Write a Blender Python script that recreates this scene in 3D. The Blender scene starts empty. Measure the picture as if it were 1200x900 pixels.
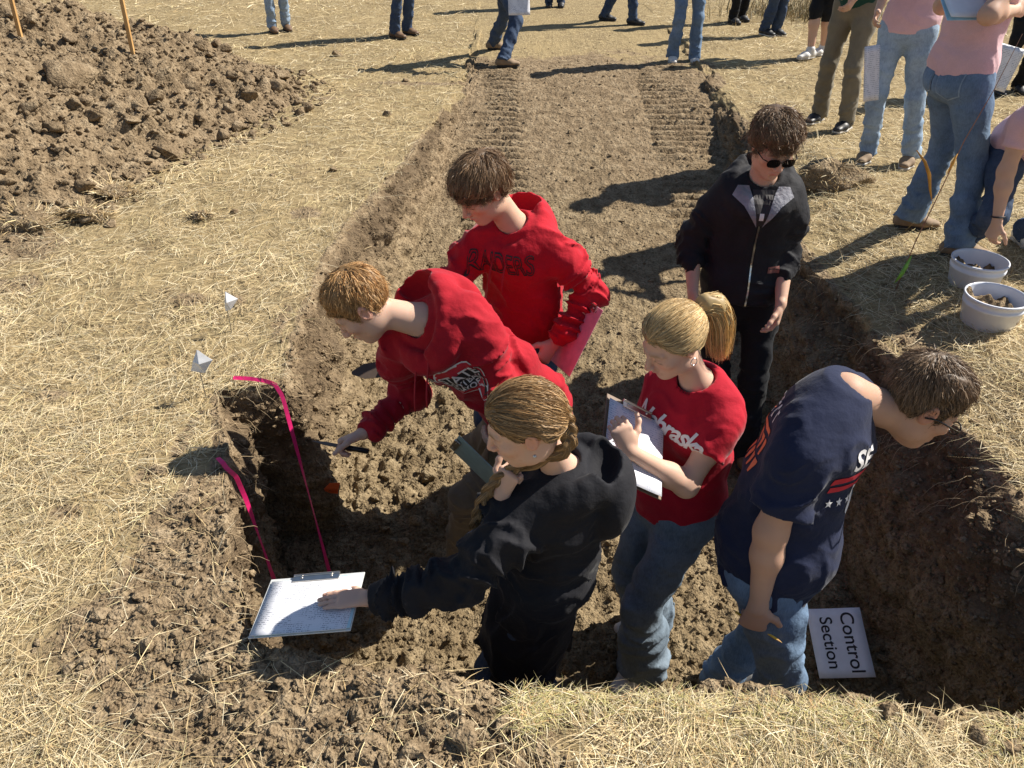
import bpy, bmesh, math, random
import numpy as np
from mathutils import Vector, Matrix
from mathutils.bvhtree import BVHTree

random.seed(7)
rng = np.random.default_rng(7)
SC = bpy.context.scene
COL = SC.collection

# ------------------------------------------------------------------ camera
CAM_H = 1.8
TH = math.radians(34.0)
FPX = 900.0                      # focal length in pixels of a 1200 px wide frame
cam_d = bpy.data.cameras.new('camera')
cam_d.sensor_fit = 'HORIZONTAL'; cam_d.sensor_width = 36.0
cam_d.lens = 36.0 * FPX / 1200.0
cam_d.clip_start = 0.05; cam_d.clip_end = 2000.0
cam = bpy.data.objects.new('camera', cam_d); COL.objects.link(cam)
cam.location = (0, 0, CAM_H)
cam.rotation_euler = (math.pi / 2 - TH, 0, 0)
SC.camera = cam

# ------------------------------------------------------------------ sky and sun
SUN_EL = math.radians(44.0)
SUN_AZ = math.radians(21.0)       # from +X towards +Y
sd = Vector((math.cos(SUN_EL) * math.cos(SUN_AZ), math.cos(SUN_EL) * math.sin(SUN_AZ), math.sin(SUN_EL)))
world = bpy.data.worlds.new('World'); SC.world = world; world.use_nodes = True
wn = world.node_tree.nodes; wl = world.node_tree.links
for n in list(wn): wn.remove(n)
wo = wn.new('ShaderNodeOutputWorld'); wb = wn.new('ShaderNodeBackground'); ws = wn.new('ShaderNodeTexSky')
ws.sky_type = 'NISHITA'; ws.sun_disc = False
ws.sun_elevation = SUN_EL
ws.sun_rotation = math.pi / 2 - SUN_AZ
ws.altitude = 400; ws.air_density = 1.0; ws.dust_density = 0.7; ws.ozone_density = 1.0
wb.inputs['Strength'].default_value = 0.062
wl.new(ws.outputs[0], wb.inputs[0]); wl.new(wb.outputs[0], wo.inputs[0])
sun_d = bpy.data.lights.new('sun', 'SUN'); sun_d.energy = 5.0; sun_d.angle = math.radians(0.5)
sun_d.color = (1.0, 0.94, 0.84)
sun = bpy.data.objects.new('sun', sun_d); COL.objects.link(sun)
sun.rotation_euler = sd.to_track_quat('Z', 'Y').to_euler()
sun.location = sd * 30
SC.view_settings.view_transform = 'Standard'; SC.view_settings.look = 'None'
SC.view_settings.gamma = 1.0; SC.view_settings.exposure = 0.82
SC.view_settings.use_curve_mapping = False

def A(u, v, Y):
    """world point that stands at distance Y in front of the camera, seen at u, v of the 1200x900 photo"""
    c, s = math.cos(TH), math.sin(TH)
    fw = FPX * c + (450 - v) * s
    t = Y / fw
    return np.array([(u - 600) * t, Y, CAM_H + t * ((450 - v) * c - FPX * s)])

# ------------------------------------------------------------------ noise
LAT = rng.random((64, 64, 64)).astype(np.float32) * 2 - 1
JIT = rng.random((32, 32, 32, 3)).astype(np.float32)

def vnoise(x, y, z):
    xi = np.floor(x); yi = np.floor(y); zi = np.floor(z)
    fx = (x - xi).astype(np.float32); fy = (y - yi).astype(np.float32); fz = (z - zi).astype(np.float32)
    fx = fx * fx * (3 - 2 * fx); fy = fy * fy * (3 - 2 * fy); fz = fz * fz * (3 - 2 * fz)
    i = xi.astype(np.int32); j = yi.astype(np.int32); k = zi.astype(np.int32)
    i0 = i & 63; i1 = (i + 1) & 63; j0 = j & 63; j1 = (j + 1) & 63; k0 = k & 63; k1 = (k + 1) & 63
    a = LAT[i0, j0, k0] * (1 - fx) + LAT[i1, j0, k0] * fx
    b = LAT[i0, j1, k0] * (1 - fx) + LAT[i1, j1, k0] * fx
    c = LAT[i0, j0, k1] * (1 - fx) + LAT[i1, j0, k1] * fx
    d = LAT[i0, j1, k1] * (1 - fx) + LAT[i1, j1, k1] * fx
    return (a * (1 - fy) + b * fy) * (1 - fz) + (c * (1 - fy) + d * fy) * fz

def fbm(x, y, z, octv=4, gain=0.5):
    s = 0; a = 1.0; f = 1.0; t = 0
    for o in range(octv):
        s = s + a * vnoise(x * f + 13.7 * o, y * f + 7.1 * o, z * f + 3.3 * o); t += a; a *= gain; f *= 2.03
    return s / t

def worley(x, y, z):
    xi = np.floor(x).astype(np.int32); yi = np.floor(y).astype(np.int32); zi = np.floor(z).astype(np.int32)
    f1 = np.full(x.shape, 9.0, np.float32); f2 = f1.copy()
    for dx in (-1, 0, 1):
        for dy in (-1, 0, 1):
            for dz in (-1, 0, 1):
                cx = xi + dx; cy = yi + dy; cz = zi + dz
                jt = JIT[cx & 31, cy & 31, cz & 31]
                d = (cx + jt[..., 0] - x) ** 2 + (cy + jt[..., 1] - y) ** 2 + (cz + jt[..., 2] - z) ** 2
                d = d.astype(np.float32)
                m = d < f1
                f2 = np.where(m, f1, np.minimum(f2, d)); f1 = np.where(m, d, f1)
    return np.sqrt(f1), np.sqrt(f2)

def sstep(a, b, x):
    t = np.clip((x - a) / (b - a), 0, 1)
    return t * t * (3 - 2 * t)

# ------------------------------------------------------------------ mesh helpers
def nv(a): return np.asarray(a, float)
def unit(a):
    a = nv(a); return a / (np.linalg.norm(a) + 1e-12)

def mk(name, V, F, mat=None, parent=None, smooth=True, cols=None, base=None):
    V = np.asarray(V, np.float32)
    if base is not None: V = V - np.asarray(base, np.float32)
    me = bpy.data.meshes.new(name)
    Fs = F if isinstance(F, list) else [F]
    Fs = [np.asarray(f, np.int32) for f in Fs if len(f)]
    nl = sum(f.size for f in Fs); nf = sum(len(f) for f in Fs)
    me.vertices.add(len(V)); me.vertices.foreach_set('co', np.ascontiguousarray(V).ravel())
    me.loops.add(nl); me.polygons.add(nf)
    me.loops.foreach_set('vertex_index', np.concatenate([f.ravel() for f in Fs]))
    tot = np.concatenate([np.full(len(f), f.shape[1], np.int32) for f in Fs])
    st = np.concatenate([[0], np.cumsum(tot)[:-1]]).astype(np.int32)
    me.polygons.foreach_set('loop_start', st); me.polygons.foreach_set('loop_total', tot)
    me.polygons.foreach_set('use_smooth', np.full(nf, smooth))
    me.update(calc_edges=True)
    if cols is not None:
        c = np.ones((len(V), 4), np.float32); c[:, :cols.shape[1]] = cols
        at = me.color_attributes.new('Col', 'FLOAT_COLOR', 'POINT')
        at.data.foreach_set('color', c.ravel())
    if mat is not None: me.materials.append(mat)
    o = bpy.data.objects.new(name, me); COL.objects.link(o)
    if parent is not None: o.parent = parent
    return o

def tag(o, label=None, cat=None, group=None, kind=None):
    if label: o['label'] = label
    if cat: o['category'] = cat
    if group: o['group'] = group
    if kind: o['kind'] = kind
    return o

def empty(name, loc, label, cat, group=None):
    o = bpy.data.objects.new(name, None); COL.objects.link(o); o.location = tuple(float(q) for q in loc)
    o.empty_display_size = 0.1
    return tag(o, label, cat, group)

class MB:
    """collects shapes, links them as one mesh"""
    def __init__(s): s.V = []; s.T = []; s.Q = []; s.n = 0
    def put(s, V, Q=(), T=()):
        s.V.append(np.asarray(V, float).reshape(-1, 3))
        if len(Q): s.Q.append(np.asarray(Q) + s.n)
        if len(T): s.T.append(np.asarray(T) + s.n)
        s.n += len(s.V[-1])
    def box(s, c, R, h, bev=0.0):
        """R: rows are the three axes; h half sizes; bevelled by cutting the corners"""
        c = nv(c); R = nv(R); h = nv(h)
        b = min(bev, h.min() * 0.9)
        if b <= 0:
            P = np.array([[i, j, k] for i in (-1, 1) for j in (-1, 1) for k in (-1, 1)], float) * h
            Q = [[0, 1, 3, 2], [4, 6, 7, 5], [0, 4, 5, 1], [2, 3, 7, 6], [0, 2, 6, 4], [1, 5, 7, 3]]
            s.put(c + P @ R, Q); return
        bm = bmesh.new(); bmesh.ops.create_cube(bm, size=2)
        for v in bm.verts: v.co = Vector((v.co.x * h[0], v.co.y * h[1], v.co.z * h[2]))
        bmesh.ops.bevel(bm, geom=bm.edges[:], offset=b, segments=2, affect='EDGES', profile=0.5)
        bmesh.ops.triangulate(bm, faces=bm.faces[:])
        bm.verts.index_update()
        P = np.array([v.co for v in bm.verts]); T = [[v.index for v in f.verts] for f in bm.faces]; bm.free()
        s.put(c + P @ R, T=T)
    def tube(s, pts, rad, n=8, caps=True, flat=None):
        pts = nv(pts); m = len(pts); rad = np.broadcast_to(nv(rad), (m,))
        tan = np.gradient(pts, axis=0); tan /= (np.linalg.norm(tan, axis=1)[:, None] + 1e-12)
        ref = np.array([0, 0, 1.0]) if abs(tan[0, 2]) < 0.9 else np.array([1.0, 0, 0])
        V = []
        for i in range(m):
            a = ref - tan[i] * (ref @ tan[i]); a /= np.linalg.norm(a); ref = a
            b = np.cross(tan[i], a)
            ang = np.arange(n) * 2 * math.pi / n
            V.append(pts[i] + rad[i] * (np.cos(ang)[:, None] * a + np.sin(ang)[:, None] * b))
        V = np.concatenate(V); Q = []
        for i in range(m - 1):
            for j in range(n):
                Q.append([i * n + j, i * n + (j + 1) % n, (i + 1) * n + (j + 1) % n, (i + 1) * n + j])
        T = []
        if caps:
            V = np.concatenate([V, pts[:1], pts[-1:]])
            for j in range(n):
                T.append([m * n, (j + 1) % n, j]); T.append([m * n + 1, (m - 1) * n + j, (m - 1) * n + (j + 1) % n])
        s.put(V, Q, T)
    def ribbon(s, L, Rr, th=0.0006):
        """closed thin sheet between two polylines"""
        L = nv(L); Rr = nv(Rr); m = len(L)
        tg = np.gradient(L, axis=0); n = np.cross(tg, Rr - L); n /= (np.linalg.norm(n, axis=1)[:, None] + 1e-12)
        V = np.concatenate([L + n * th, Rr + n * th, L - n * th, Rr - n * th]); Q = []
        for i in range(m - 1):
            a, b, c, d = i, m + i, 2 * m + i, 3 * m + i
            Q += [[a, a + 1, b + 1, b], [c, d, d + 1, c + 1], [a, c, c + 1, a + 1], [b, b + 1, d + 1, d]]
        Q += [[0, m, 3 * m, 2 * m], [m - 1, 3 * m - 1, 4 * m - 1, 2 * m - 1]]
        s.put(V, Q)
    def lathe(s, c, prof, n=40):
        prof = nv(prof); m = len(prof); V = []; Q = []
        ang = np.arange(n) * 2 * math.pi / n
        for r, z in prof:
            V.append(np.stack([c[0] + r * np.cos(ang), c[1] + r * np.sin(ang), np.full(n, c[2] + z)], 1))
        for i in range(m - 1):
            for j in range(n): Q.append([i * n + j, i * n + (j + 1) % n, (i + 1) * n + (j + 1) % n, (i + 1) * n + j])
        s.put(np.concatenate(V), Q)
    def build(s, name, mat, parent=None, smooth=False, base=None):
        V = np.concatenate(s.V); F = []
        if s.Q: F.append(np.concatenate(s.Q))
        if s.T: F.append(np.concatenate(s.T))
        return mk(name, V, F, mat, parent, smooth, base=base)

# ------------------------------------------------------------------ materials
class NT:
    def __init__(s, name):
        s.m = bpy.data.materials.new(name); s.m.use_nodes = True
        s.n = s.m.node_tree.nodes; s.l = s.m.node_tree.links
        s.b = s.n['Principled BSDF']
        s.tc = s.n.new('ShaderNodeTexCoord')
    def N(s, t, **kw):
        n = s.n.new(t)
        for k, v in kw.items():
            if k.startswith('i_'): n.inputs[int(k[2:]) if k[2:].isdigit() else k[2:].replace('_', ' ')].default_value = v
            else: setattr(n, k, v)
        return n
    def L(s, a, b): s.l.new(a, b)
    def noise(s, scale, detail=4, rough=0.55, vec=None, stretch=None):
        n = s.N('ShaderNodeTexNoise', i_Scale=scale, i_Detail=detail, i_Roughness=rough)
        src = vec or s.tc.outputs['Object']
        if stretch:
            mp = s.N('ShaderNodeMapping'); mp.inputs['Scale'].default_value = stretch
            s.L(src, mp.inputs[0]); src = mp.outputs[0]
        s.L(src, n.inputs['Vector']); return n.outputs[0]
    def ramp(s, fac, stops):
        r = s.N('ShaderNodeValToRGB'); e = r.color_ramp.elements
        while len(e) < len(stops): e.new(0.5)
        for i, (p, c) in enumerate(stops):
            e[i].position = p; e[i].color = (*c, 1) if len(c) == 3 else c
        s.L(fac, r.inputs[0]); return r.outputs[0]
    def mix(s, fac, a, b, mode='MIX'):
        m = s.N('ShaderNodeMix', data_type='RGBA', blend_type=mode)
        for q, i in ((fac, 0), (a, 6), (b, 7)):
            if hasattr(q, 'links'): s.L(q, m.inputs[i])
            else: m.inputs[i].default_value = q if i == 0 else ((*q, 1) if len(q) == 3 else q)
        return m.outputs[2]
    def math(s, op, a, b=0.0):
        m = s.N('ShaderNodeMath', operation=op)
        for q, i in ((a, 0), (b, 1)):
            if hasattr(q, 'links'): s.L(q, m.inputs[i])
            else: m.inputs[i].default_value = q
        return m.outputs[0]
    def bump(s, h, strength, dist, prev=None):
        b = s.N('ShaderNodeBump'); b.inputs['Strength'].default_value = strength; b.inputs['Distance'].default_value = dist
        s.L(h, b.inputs['Height'])
        if prev: s.L(prev, b.inputs['Normal'])
        return b.outputs[0]
    def out(s, col=None, rough=None, normal=None, **kw):
        if col is not None:
            if hasattr(col, 'links'): s.L(col, s.b.inputs['Base Color'])
            else: s.b.inputs['Base Color'].default_value = (*col, 1)
        if rough is not None:
            if hasattr(rough, 'links'): s.L(rough, s.b.inputs['Roughness'])
            else: s.b.inputs['Roughness'].default_value = rough
        if normal is not None: s.L(normal, s.b.inputs['Normal'])
        for k, v in kw.items(): s.b.inputs[k.replace('_', ' ')].default_value = v
        return s.m
    def attr(s, name='Col'):
        a = s.N('ShaderNodeVertexColor'); a.layer_name = name; return a

def plain(name, col, rough=0.6, metallic=0.0, var=0.12, scale=30, bump=0.0):
    t = NT(name)
    n = t.noise(scale, 3)
    c = t.ramp(n, [(0.3, tuple(q * (1 - var) for q in col)), (0.7, tuple(min(1, q * (1 + var)) for q in col))])
    nrm = t.bump(t.noise(scale * 8, 2), bump, 0.002) if bump else None
    return t.out(c, rough, nrm, Metallic=metallic)

def fabric(name, col, dark=0.72, rough=0.85, fold=0.5, sheen=0.15, weave=900):
    t = NT(name)
    c = t.mix(t.ramp(t.noise(14, 5, 0.6), [(0.35, (0, 0, 0)), (0.7, (1, 1, 1))]), tuple(q * dark for q in col), col)
    c = t.mix(t.math('MULTIPLY', t.ramp(t.noise(260, 2), [(0.3, (0, 0, 0)), (0.75, (1, 1, 1))]), 0.35), c, tuple(q * 0.6 for q in col))
    nr = t.bump(t.noise(22, 4, 0.55), fold, 0.012)
    nr = t.bump(t.noise(weave, 2), 0.35, 0.0008, nr)
    m = t.out(c, rough, nr)
    t.b.inputs['Sheen Weight'].default_value = sheen; t.b.inputs['Sheen Roughness'].default_value = 0.4
    t.b.inputs['Specular IOR Level'].default_value = 0.2
    return m

def denim(name, col, pale):
    t = NT(name)
    f = t.noise(5.0, 4, 0.6)
    c = t.mix(t.ramp(f, [(0.42, (0, 0, 0)), (0.68, (1, 1, 1))]), col, pale)
    st = t.noise(330, 2, 0.5, stretch=(1, 1, 0.12))
    c = t.mix(t.math('MULTIPLY', st, 0.5), c, tuple(min(1, q * 1.9) for q in pale), 'MIX')
    c = t.mix(t.ramp(t.noise(40, 4), [(0.45, (0, 0, 0)), (0.8, (0.5, 0.5, 0.5))]), c, tuple(q * 0.55 for q in col))
    nr = t.bump(t.noise(16, 4, 0.6), 0.6, 0.014)
    nr = t.bump(st, 0.3, 0.001, nr)
    t.b.inputs['Specular IOR Level'].default_value = 0.2
    return t.out(c, 0.85, nr)

def soil_nodes(t):
    """dry ploughed soil: crumbs, pale dust, darker topsoil near the surface and yellow subsoil below"""
    geo = t.N('ShaderNodeNewGeometry'); P = geo.outputs['Position']
    sep = t.N('ShaderNodeSeparateXYZ'); t.L(P, sep.inputs[0])
    big = t.noise(2.2, 2, 0.6, vec=P); mid = t.noise(11, 3, 0.62, vec=P); fine = t.noise(70, 3, 0.65, vec=P)
    vor = t.N('ShaderNodeTexVoronoi', i_Scale=42.0); t.L(P, vor.inputs['Vector'])
    vor2 = t.N('ShaderNodeTexVoronoi', i_Scale=120.0); t.L(P, vor2.inputs['Vector'])
    hz = t.math('ADD', sep.outputs[2], t.math('MULTIPLY', t.math('SUBTRACT', big, 0.5), 0.5))
    mr = t.N('ShaderNodeMapRange'); t.L(hz, mr.inputs[0])
    mr.inputs[1].default_value = -0.62; mr.inputs[2].default_value = -0.22
    top = t.ramp(mid, [(0.3, (0.150, 0.106, 0.063)), (0.5, (0.260, 0.191, 0.117)), (0.72, (0.365, 0.282, 0.182))])
    sub = t.ramp(mid, [(0.3, (0.145, 0.105, 0.058)), (0.5, (0.24, 0.18, 0.104)), (0.72, (0.335, 0.26, 0.158))])
    c = t.mix(mr.outputs[0], sub, top)
    c = t.mix(t.ramp(fine, [(0.32, (0.8, 0.8, 0.8)), (0.55, (0, 0, 0))]), c, (0.07, 0.048, 0.028))
    c = t.mix(t.ramp(vor2.outputs[0], [(0.0, (0.45, 0.45, 0.45)), (0.4, (0, 0, 0))]), c, (0.36, 0.285, 0.185))
    h = t.math('ADD', t.math('MULTIPLY', vor.outputs[0], -0.6), fine)
    h = t.math('ADD', t.math('MULTIPLY', h, 0.45), t.math('ADD', mid, t.math('MULTIPLY', vor2.outputs[0], -0.14)))
    nr = t.bump(h, 0.9, 0.032)
    return c, nr

def make_soil(name):
    t = NT(name); c, n = soil_nodes(t)
    t.b.inputs['Specular IOR Level'].default_value = 0.1
    return t.out(c, 0.95, n)

def make_ground():
    t = NT('dry_ground'); c, n = soil_nodes(t)
    geo = t.N('ShaderNodeNewGeometry'); P = geo.outputs['Position']
    a = t.attr(); sp = t.N('ShaderNodeSeparateColor'); t.L(a.outputs[0], sp.inputs[0])
    d1 = t.noise(28, 3, 0.7, vec=P, stretch=(0.35, 1.6, 1)); d2 = t.noise(26, 3, 0.7, vec=P, stretch=(1.5, 0.4, 1))
    st = t.math('MAXIMUM', d1, d2)
    g = t.ramp(st, [(0.36, (0.085, 0.062, 0.036)), (0.52, (0.235, 0.178, 0.095)), (0.66, (0.40, 0.315, 0.18)), (0.8, (0.56, 0.46, 0.29))])
    g = t.mix(t.ramp(t.noise(1.4, 3, 0.65, vec=P), [(0.4, (0, 0, 0)), (0.7, (0.75, 0.75, 0.75))]), g, (0.33, 0.25, 0.13))
    g = t.mix(t.ramp(t.noise(5, 2, 0.6, vec=P), [(0.56, (0, 0, 0)), (0.78, (0.7, 0.7, 0.7))]), g, (0.15, 0.105, 0.062))
    m = t.math('ADD', sp.outputs[0], t.math('MULTIPLY', t.math('SUBTRACT', t.noise(7, 3, 0.7, vec=P), 0.5), 0.9))
    mk_ = t.ramp(m, [(0.42, (0, 0, 0)), (0.6, (1, 1, 1))])
    hor = t.ramp(t.math('ADD', sp.outputs[1], t.math('MULTIPLY', t.math('SUBTRACT', t.noise(6, 3, 0.6, vec=P), 0.5), 0.25)), [(0.04, (0, 0, 0)), (0.10, (.8, .8, .8)), (0.38, (.7, .7, .7)), (0.58, (0, 0, 0))])
    c = t.mix(hor, c, t.ramp(t.noise(24, 3, 0.6, vec=P), [(0.35, (0.062, 0.042, 0.026)), (0.7, (0.165, 0.118, 0.072))]))
    col = t.mix(mk_, g, c)
    gn = t.bump(st, 0.8, 0.03)
    mixn = t.N('ShaderNodeMix', data_type='VECTOR')
    t.L(mk_, mixn.inputs[0]); t.L(gn, mixn.inputs[4]); t.L(n, mixn.inputs[5])
    t.b.inputs['Specular IOR Level'].default_value = 0.1
    return t.out(col, 0.95, mixn.outputs[1])

M_SOIL = make_soil('dry_soil')
M_GROUND = make_ground()

# ------------------------------------------------------------------ ground with the soil pit
def zfloor(y): return np.interp(y, [1.2, 2.45, 3.1, 4.5, 6.2, 7.4, 8.4], [-.92, -.90, -.78, -.56, -.31, -.11, 0.0])
def xLr(y): return np.interp(y, [1.2, 1.42, 1.66, 2.14, 2.60, 2.64, 2.69, 3.2, 3.9, 4.6, 5.5, 7.6, 8.6], [-.70, -.75, -.88, -1.05, -1.21, -1.20, -.95, -1.0, -1.02, -.96, -.80, -.57, -.5])
def xLb(y): return np.interp(y, [1.2, 1.66, 2.14, 2.62, 2.70, 3.0, 3.6, 4.5, 6.3, 7.6, 8.6], [-.68, -.82, -.98, -1.12, -.82, -.83, -.84, -.76, -.58, -.45, -.4])
def xRb(y): return np.interp(y, [1.2, 2.5, 3.5, 4.5, 6, 7.6, 8.6], [1.58, 1.52, 1.46, 1.5, 1.72, 1.92, 2.0])
def xRr(y): return np.interp(y, [1.2, 2.3, 3.3, 4.3, 6, 7.6, 8.6], [1.86, 1.82, 1.74, 1.74, 1.86, 2.05, 2.1])
def yN(x): return np.interp(x, [-.9, -.7, -.3, 0, .5, 1.0, 2.0], [1.46, 1.38, 1.30, 1.255, 1.235, 1.20, 1.13])

def soil_mask(x, y):
    """1 where bare soil shows, 0 where straw covers the ground"""
    wob = .45 * sstep(5.5, 8.5, y) * fbm(x * 1.7 + 3, y * 1.7, 0 * x + 1, 3)
    l = xLr(y) + wob; r = xRr(y) + wob
    inside = sstep(-.10, .03, x - l) * sstep(-.10, .03, r - x) * sstep(-.02, .05, y - yN(x))
    m = inside * sstep(10.4, 7.6, y + 2.2 * fbm(x * .9, y * .7, 0 * x, 4))
    # trampled soil on the left rim and in the near left corner
    def blob(cx, cy, rx, ry, s=0.5): return s + 0.5 - np.sqrt(((x - cx) / rx) ** 2 + ((y - cy) / ry) ** 2)
    for b in ((-1.02, 1.75, .22, .38, .9), (-1.02, 1.40, .30, .22, .95), (-.35, 1.14, .46, .22, 1.1), (-.75, 1.22, .38, .20, 1.0), (-.05, 1.05, .28, .16, .7), (1.5, 1.03, .35, .13, .8), (-1.25, 2.3, .07, .3, .4), (-1.3, 2.1, .12, .1, .5), (-1.5, 1.9, .1, .08, .5), (-1.9, 2.6, .14, .08, .5), (-1.6, 3.4, .2, .12, .5), (-1.3, 4.6, .2, .2, .5),
              (-1.1, 3.2, .12, .5, .3), (-1.0, 4.3, .15, .7, .3), (-2.6, 3.6, .4, .3, .4), (-2.9, 4.1, .7, .5, .5), (-1.7, 7.4, .6, .35, .2), (-.9, 8.0, 1.4, .22, .35),
              (1.9, 3.0, .22, .9, .35), (.2, 9.0, 1.3, .8, .35)):
        m = np.maximum(m, np.clip(blob(*b), 0, 1))
    m = np.maximum(m, np.exp(-((y - yN(x)) / .085) ** 2) * (x > -.9) * (x < 2) * (.9 + .8 * fbm(x * 5, y * 5, 0 * x + 2, 2)))
    return np.clip(m, 0, 1)

def tread(x, y):
    """bars pressed by the digger's tracks"""
    z = 0
    for cx, w, y0, y1, a, ph in ((-.12, .24, 4.8, 9.3, .058, 0), (1.5, .28, 3.9, 9.2, .062, .4)):
        cxx = cx + (y - 5) * (-.03 if cx < 0 else .02)
        env = sstep(w + .05, w - .03, np.abs(x - cxx)) * sstep(y0, y0 + .5, y) * sstep(y1, y1 - .5, y)
        p = (y + 0.05 * (x - cxx)) / 0.115 + ph
        keep = sstep(-.5, .25, fbm(x * 2.2, y * 1.1, 0 * x + 5, 3))
        p = p + .35 * fbm(x * 3, y * 3, 0 * x + 8, 2); bar = np.abs((p % 1.0) - 0.5) * 2
        z = z + env * keep * (a * (sstep(.25, .6, bar) - .5) - .012)
    # the track that turns off to the left
    q = (y - 8.35) + 0.12 * (x + .4)
    env = sstep(.36, .28, np.abs(q)) * sstep(-2.3, -1.9, x) * sstep(-.2, -.5, x)
    p = (x - .25 * q) / .12
    bar = np.abs((p % 1.0) - .5) * 2
    return z + env * (.016 * (sstep(.25, .6, bar) - .5) - .008)

def pit(x, y):
    n = 0.025 * vnoise(x * 0 + 3, y * 2.3, x * 0) + 0.02 * vnoise(x * 0 + 9, y * 9, x * 0)
    l = xLr(y) + n; r = xRr(y) + 0.06 * vnoise(x * 0 + 31, y * 2, x * 0) + .03 * vnoise(x * 0 + 51, y * 6, x * 0)
    lb = np.maximum(xLb(y), l + .05); rb = np.minimum(xRb(y), r - .06)
    tl = np.clip((x - l) / (lb - l), 0, 1); tr = np.clip((r - x) / (r - rb), 0, 1)
    def prof(t): return np.clip(0.06 * sstep(0, .2, t) + 0.94 * t, 0, 1)
    ny = yN(x) + 0.03 * vnoise(x * 5, x * 0 + 2, x * 0) + .015 * vnoise(x * 17, x * 0 + 2, x * 0)
    tn = np.clip((y - ny) / .09, 0, 1)
    w = np.minimum(np.minimum(prof(tl), prof(tr)), tn)
    return w

def ground_z(x, y):
    w = pit(x, y)
    z = zfloor(y) * w
    g = 1 - sstep(0, .3, w)
    z = z + g * (0.03 * fbm(x * 1.1, y * 1.1, 0 * x, 3) + 0.012 * fbm(x * 6, y * 6, 0 * x + 4, 3)) * sstep(60, 20, y)
    # slumped and rounded edge on the right side, trampled lip on the near side
    z = z - 0.10 * g * sstep(.55, 0, x - xRr(y)) * sstep(.5, 2, y) * (x > 1) * sstep(7.5, 5, y)
    z = z + 0.035 * g * np.exp(-((y - yN(x) + .07) / .1) ** 2) * (fbm(x * 4, y * 4, 0 * x + 8, 3) + .5) * (x > -1) * (x < 1.9)
    return z + tread(x, y)

def build_ground():
    ys = [-40, -15, -5, -1.5, 0, .4]
    y = .6
    while y < 220:
        ys.append(y)
        px = 768 * 1.8 / (y * y + 3.24)
        d = 2.2 / px
        if y < .9: d = .05
        elif 1.12 < y < 1.56: d = .009
        elif 4.2 < y < 9.3: d = min(d, .021)
        if y > 9.3: d = min(d, y * .06)
        y += d
    ys = np.array(ys)
    cols = []
    NW = 84
    for Y in ys:
        yc = max(Y, .9)
        half = (yc * .80 + .5) if Y > 0 else 1.3
        half = max(half, 2.3)
        l = float(xLr(np.clip(Y, 1.2, 8.6))); lb = float(xLb(np.clip(Y, 1.2, 8.6))); lb = max(lb, l + .06)
        r = float(xRr(np.clip(Y, 1.2, 8.6))); rb = min(float(xRb(np.clip(Y, 1.2, 8.6))), r - .06)
        lf = -max(half, 3.0); rf = max(half, 3.0)
        segs = [np.array([-300, -90, -40, lf * 1.6]), np.linspace(lf, l - .09, 120, endpoint=False),
                np.linspace(l - .09, lb + .06, NW, endpoint=False), np.linspace(lb + .06, rb - .06, 190, endpoint=False),
                np.linspace(rb - .06, r + .09, NW, endpoint=False), np.linspace(r + .09, rf, 100), np.array([rf * 1.6, 40, 90, 300])]
        cols.append(np.concatenate(segs))
    X = np.stack(cols); nr, nc = X.shape
    Y = np.repeat(ys[:, None], nc, 1)
    Z = ground_z(X, Y)
    P = np.stack([X, Y, Z], -1)
    du = np.gradient(P, axis=1); dv = np.gradient(P, axis=0)
    N = np.cross(du, dv); N /= np.linalg.norm(N, axis=-1)[..., None] + 1e-9
    sm = soil_mask(X, Y)
    w = pit(X, Y)
    act = (Y > .5) & (Y < 11) & (np.abs(X) < 9)
    p = P[act]; a, b, c = p[:, 0], p[:, 1], p[:, 2]
    wallish = (sstep(.02, .2, w) * sstep(1.0, .85, w))[act]
    sma = sm[act]
    f1, f2 = worley(a * 9, b * 9, c * 9)
    g1, g2 = worley(a * 24 + 5, b * 24, c * 24)
    ramp_ = sstep(3.4, 4.6, b) * (1 - wallish)
    lump = (0.75 - f1) * .085 * (1 - .9 * ramp_) * sstep(-.4, .25, fbm(a * 2, b * 2, c * 2, 2)) + (.7 - g1) * .036 * (1 - .72 * ramp_)
    lump = lump * .42 + (np.minimum(f2 - f1, .42) - .2) * .045 * (1 - .85 * ramp_) + (np.minimum(g2 - g1, .4) - .2) * .028 * (1 - .6 * ramp_)
    bank = (1 - sstep(.0, .12, w))[act]; lump = lump * (1 - .45 * bank)
    d = sma * (lump + .03 * fbm(a * 3.5, b * 3.5, c * 3.5, 3) * (1 - .5 * ramp_) + .010 * fbm(a * 45, b * 45, c * 45, 2))
    d += wallish * (.075 * fbm(a * 2.5 + 9, b * 2.5, c * 5, 3) + .05 * (.6 - worley(a * 5, b * 5, c * 5 + 2)[0]))
    d += wallish * .030 * fbm(a * 11, b * 11, c * 1.8 + 3, 3)
    d += (1 - sma) * (.012 * fbm(a * 14, b * 14, c * 14, 3))
    P[act] += N[act] * d[:, None]
    V = P.reshape(-1, 3)
    i = np.arange((nr - 1) * nc).reshape(nr - 1, nc)[:, :-1].ravel()
    F = np.stack([i, i + 1, i + nc + 1, i + nc], 1)
    cl = np.stack([sm.ravel(), w.ravel(), sm.ravel() * 0], 1)
    o = mk('ground', V, F, M_GROUND, cols=cl)
    tag(o, 'straw covered field with the dug soil pit and its ramp', None, kind='structure')
    return o, V, F
GROUND, GV, GF = build_ground()
sel = (GV[:, 1] > .4) & (GV[:, 1] < 14) & (np.abs(GV[:, 0]) < 10)
GBVH = BVHTree.FromPolygons([tuple(v) for v in GV.tolist()], [tuple(f) for f in GF[np.all(sel[GF], 1)].tolist()])
def drop(x, y, z0=3.0):
    h = GBVH.ray_cast(Vector((x, y, z0)), Vector((0, 0, -1)))
    return h[0].z if h[0] is not None else 0.0

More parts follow.
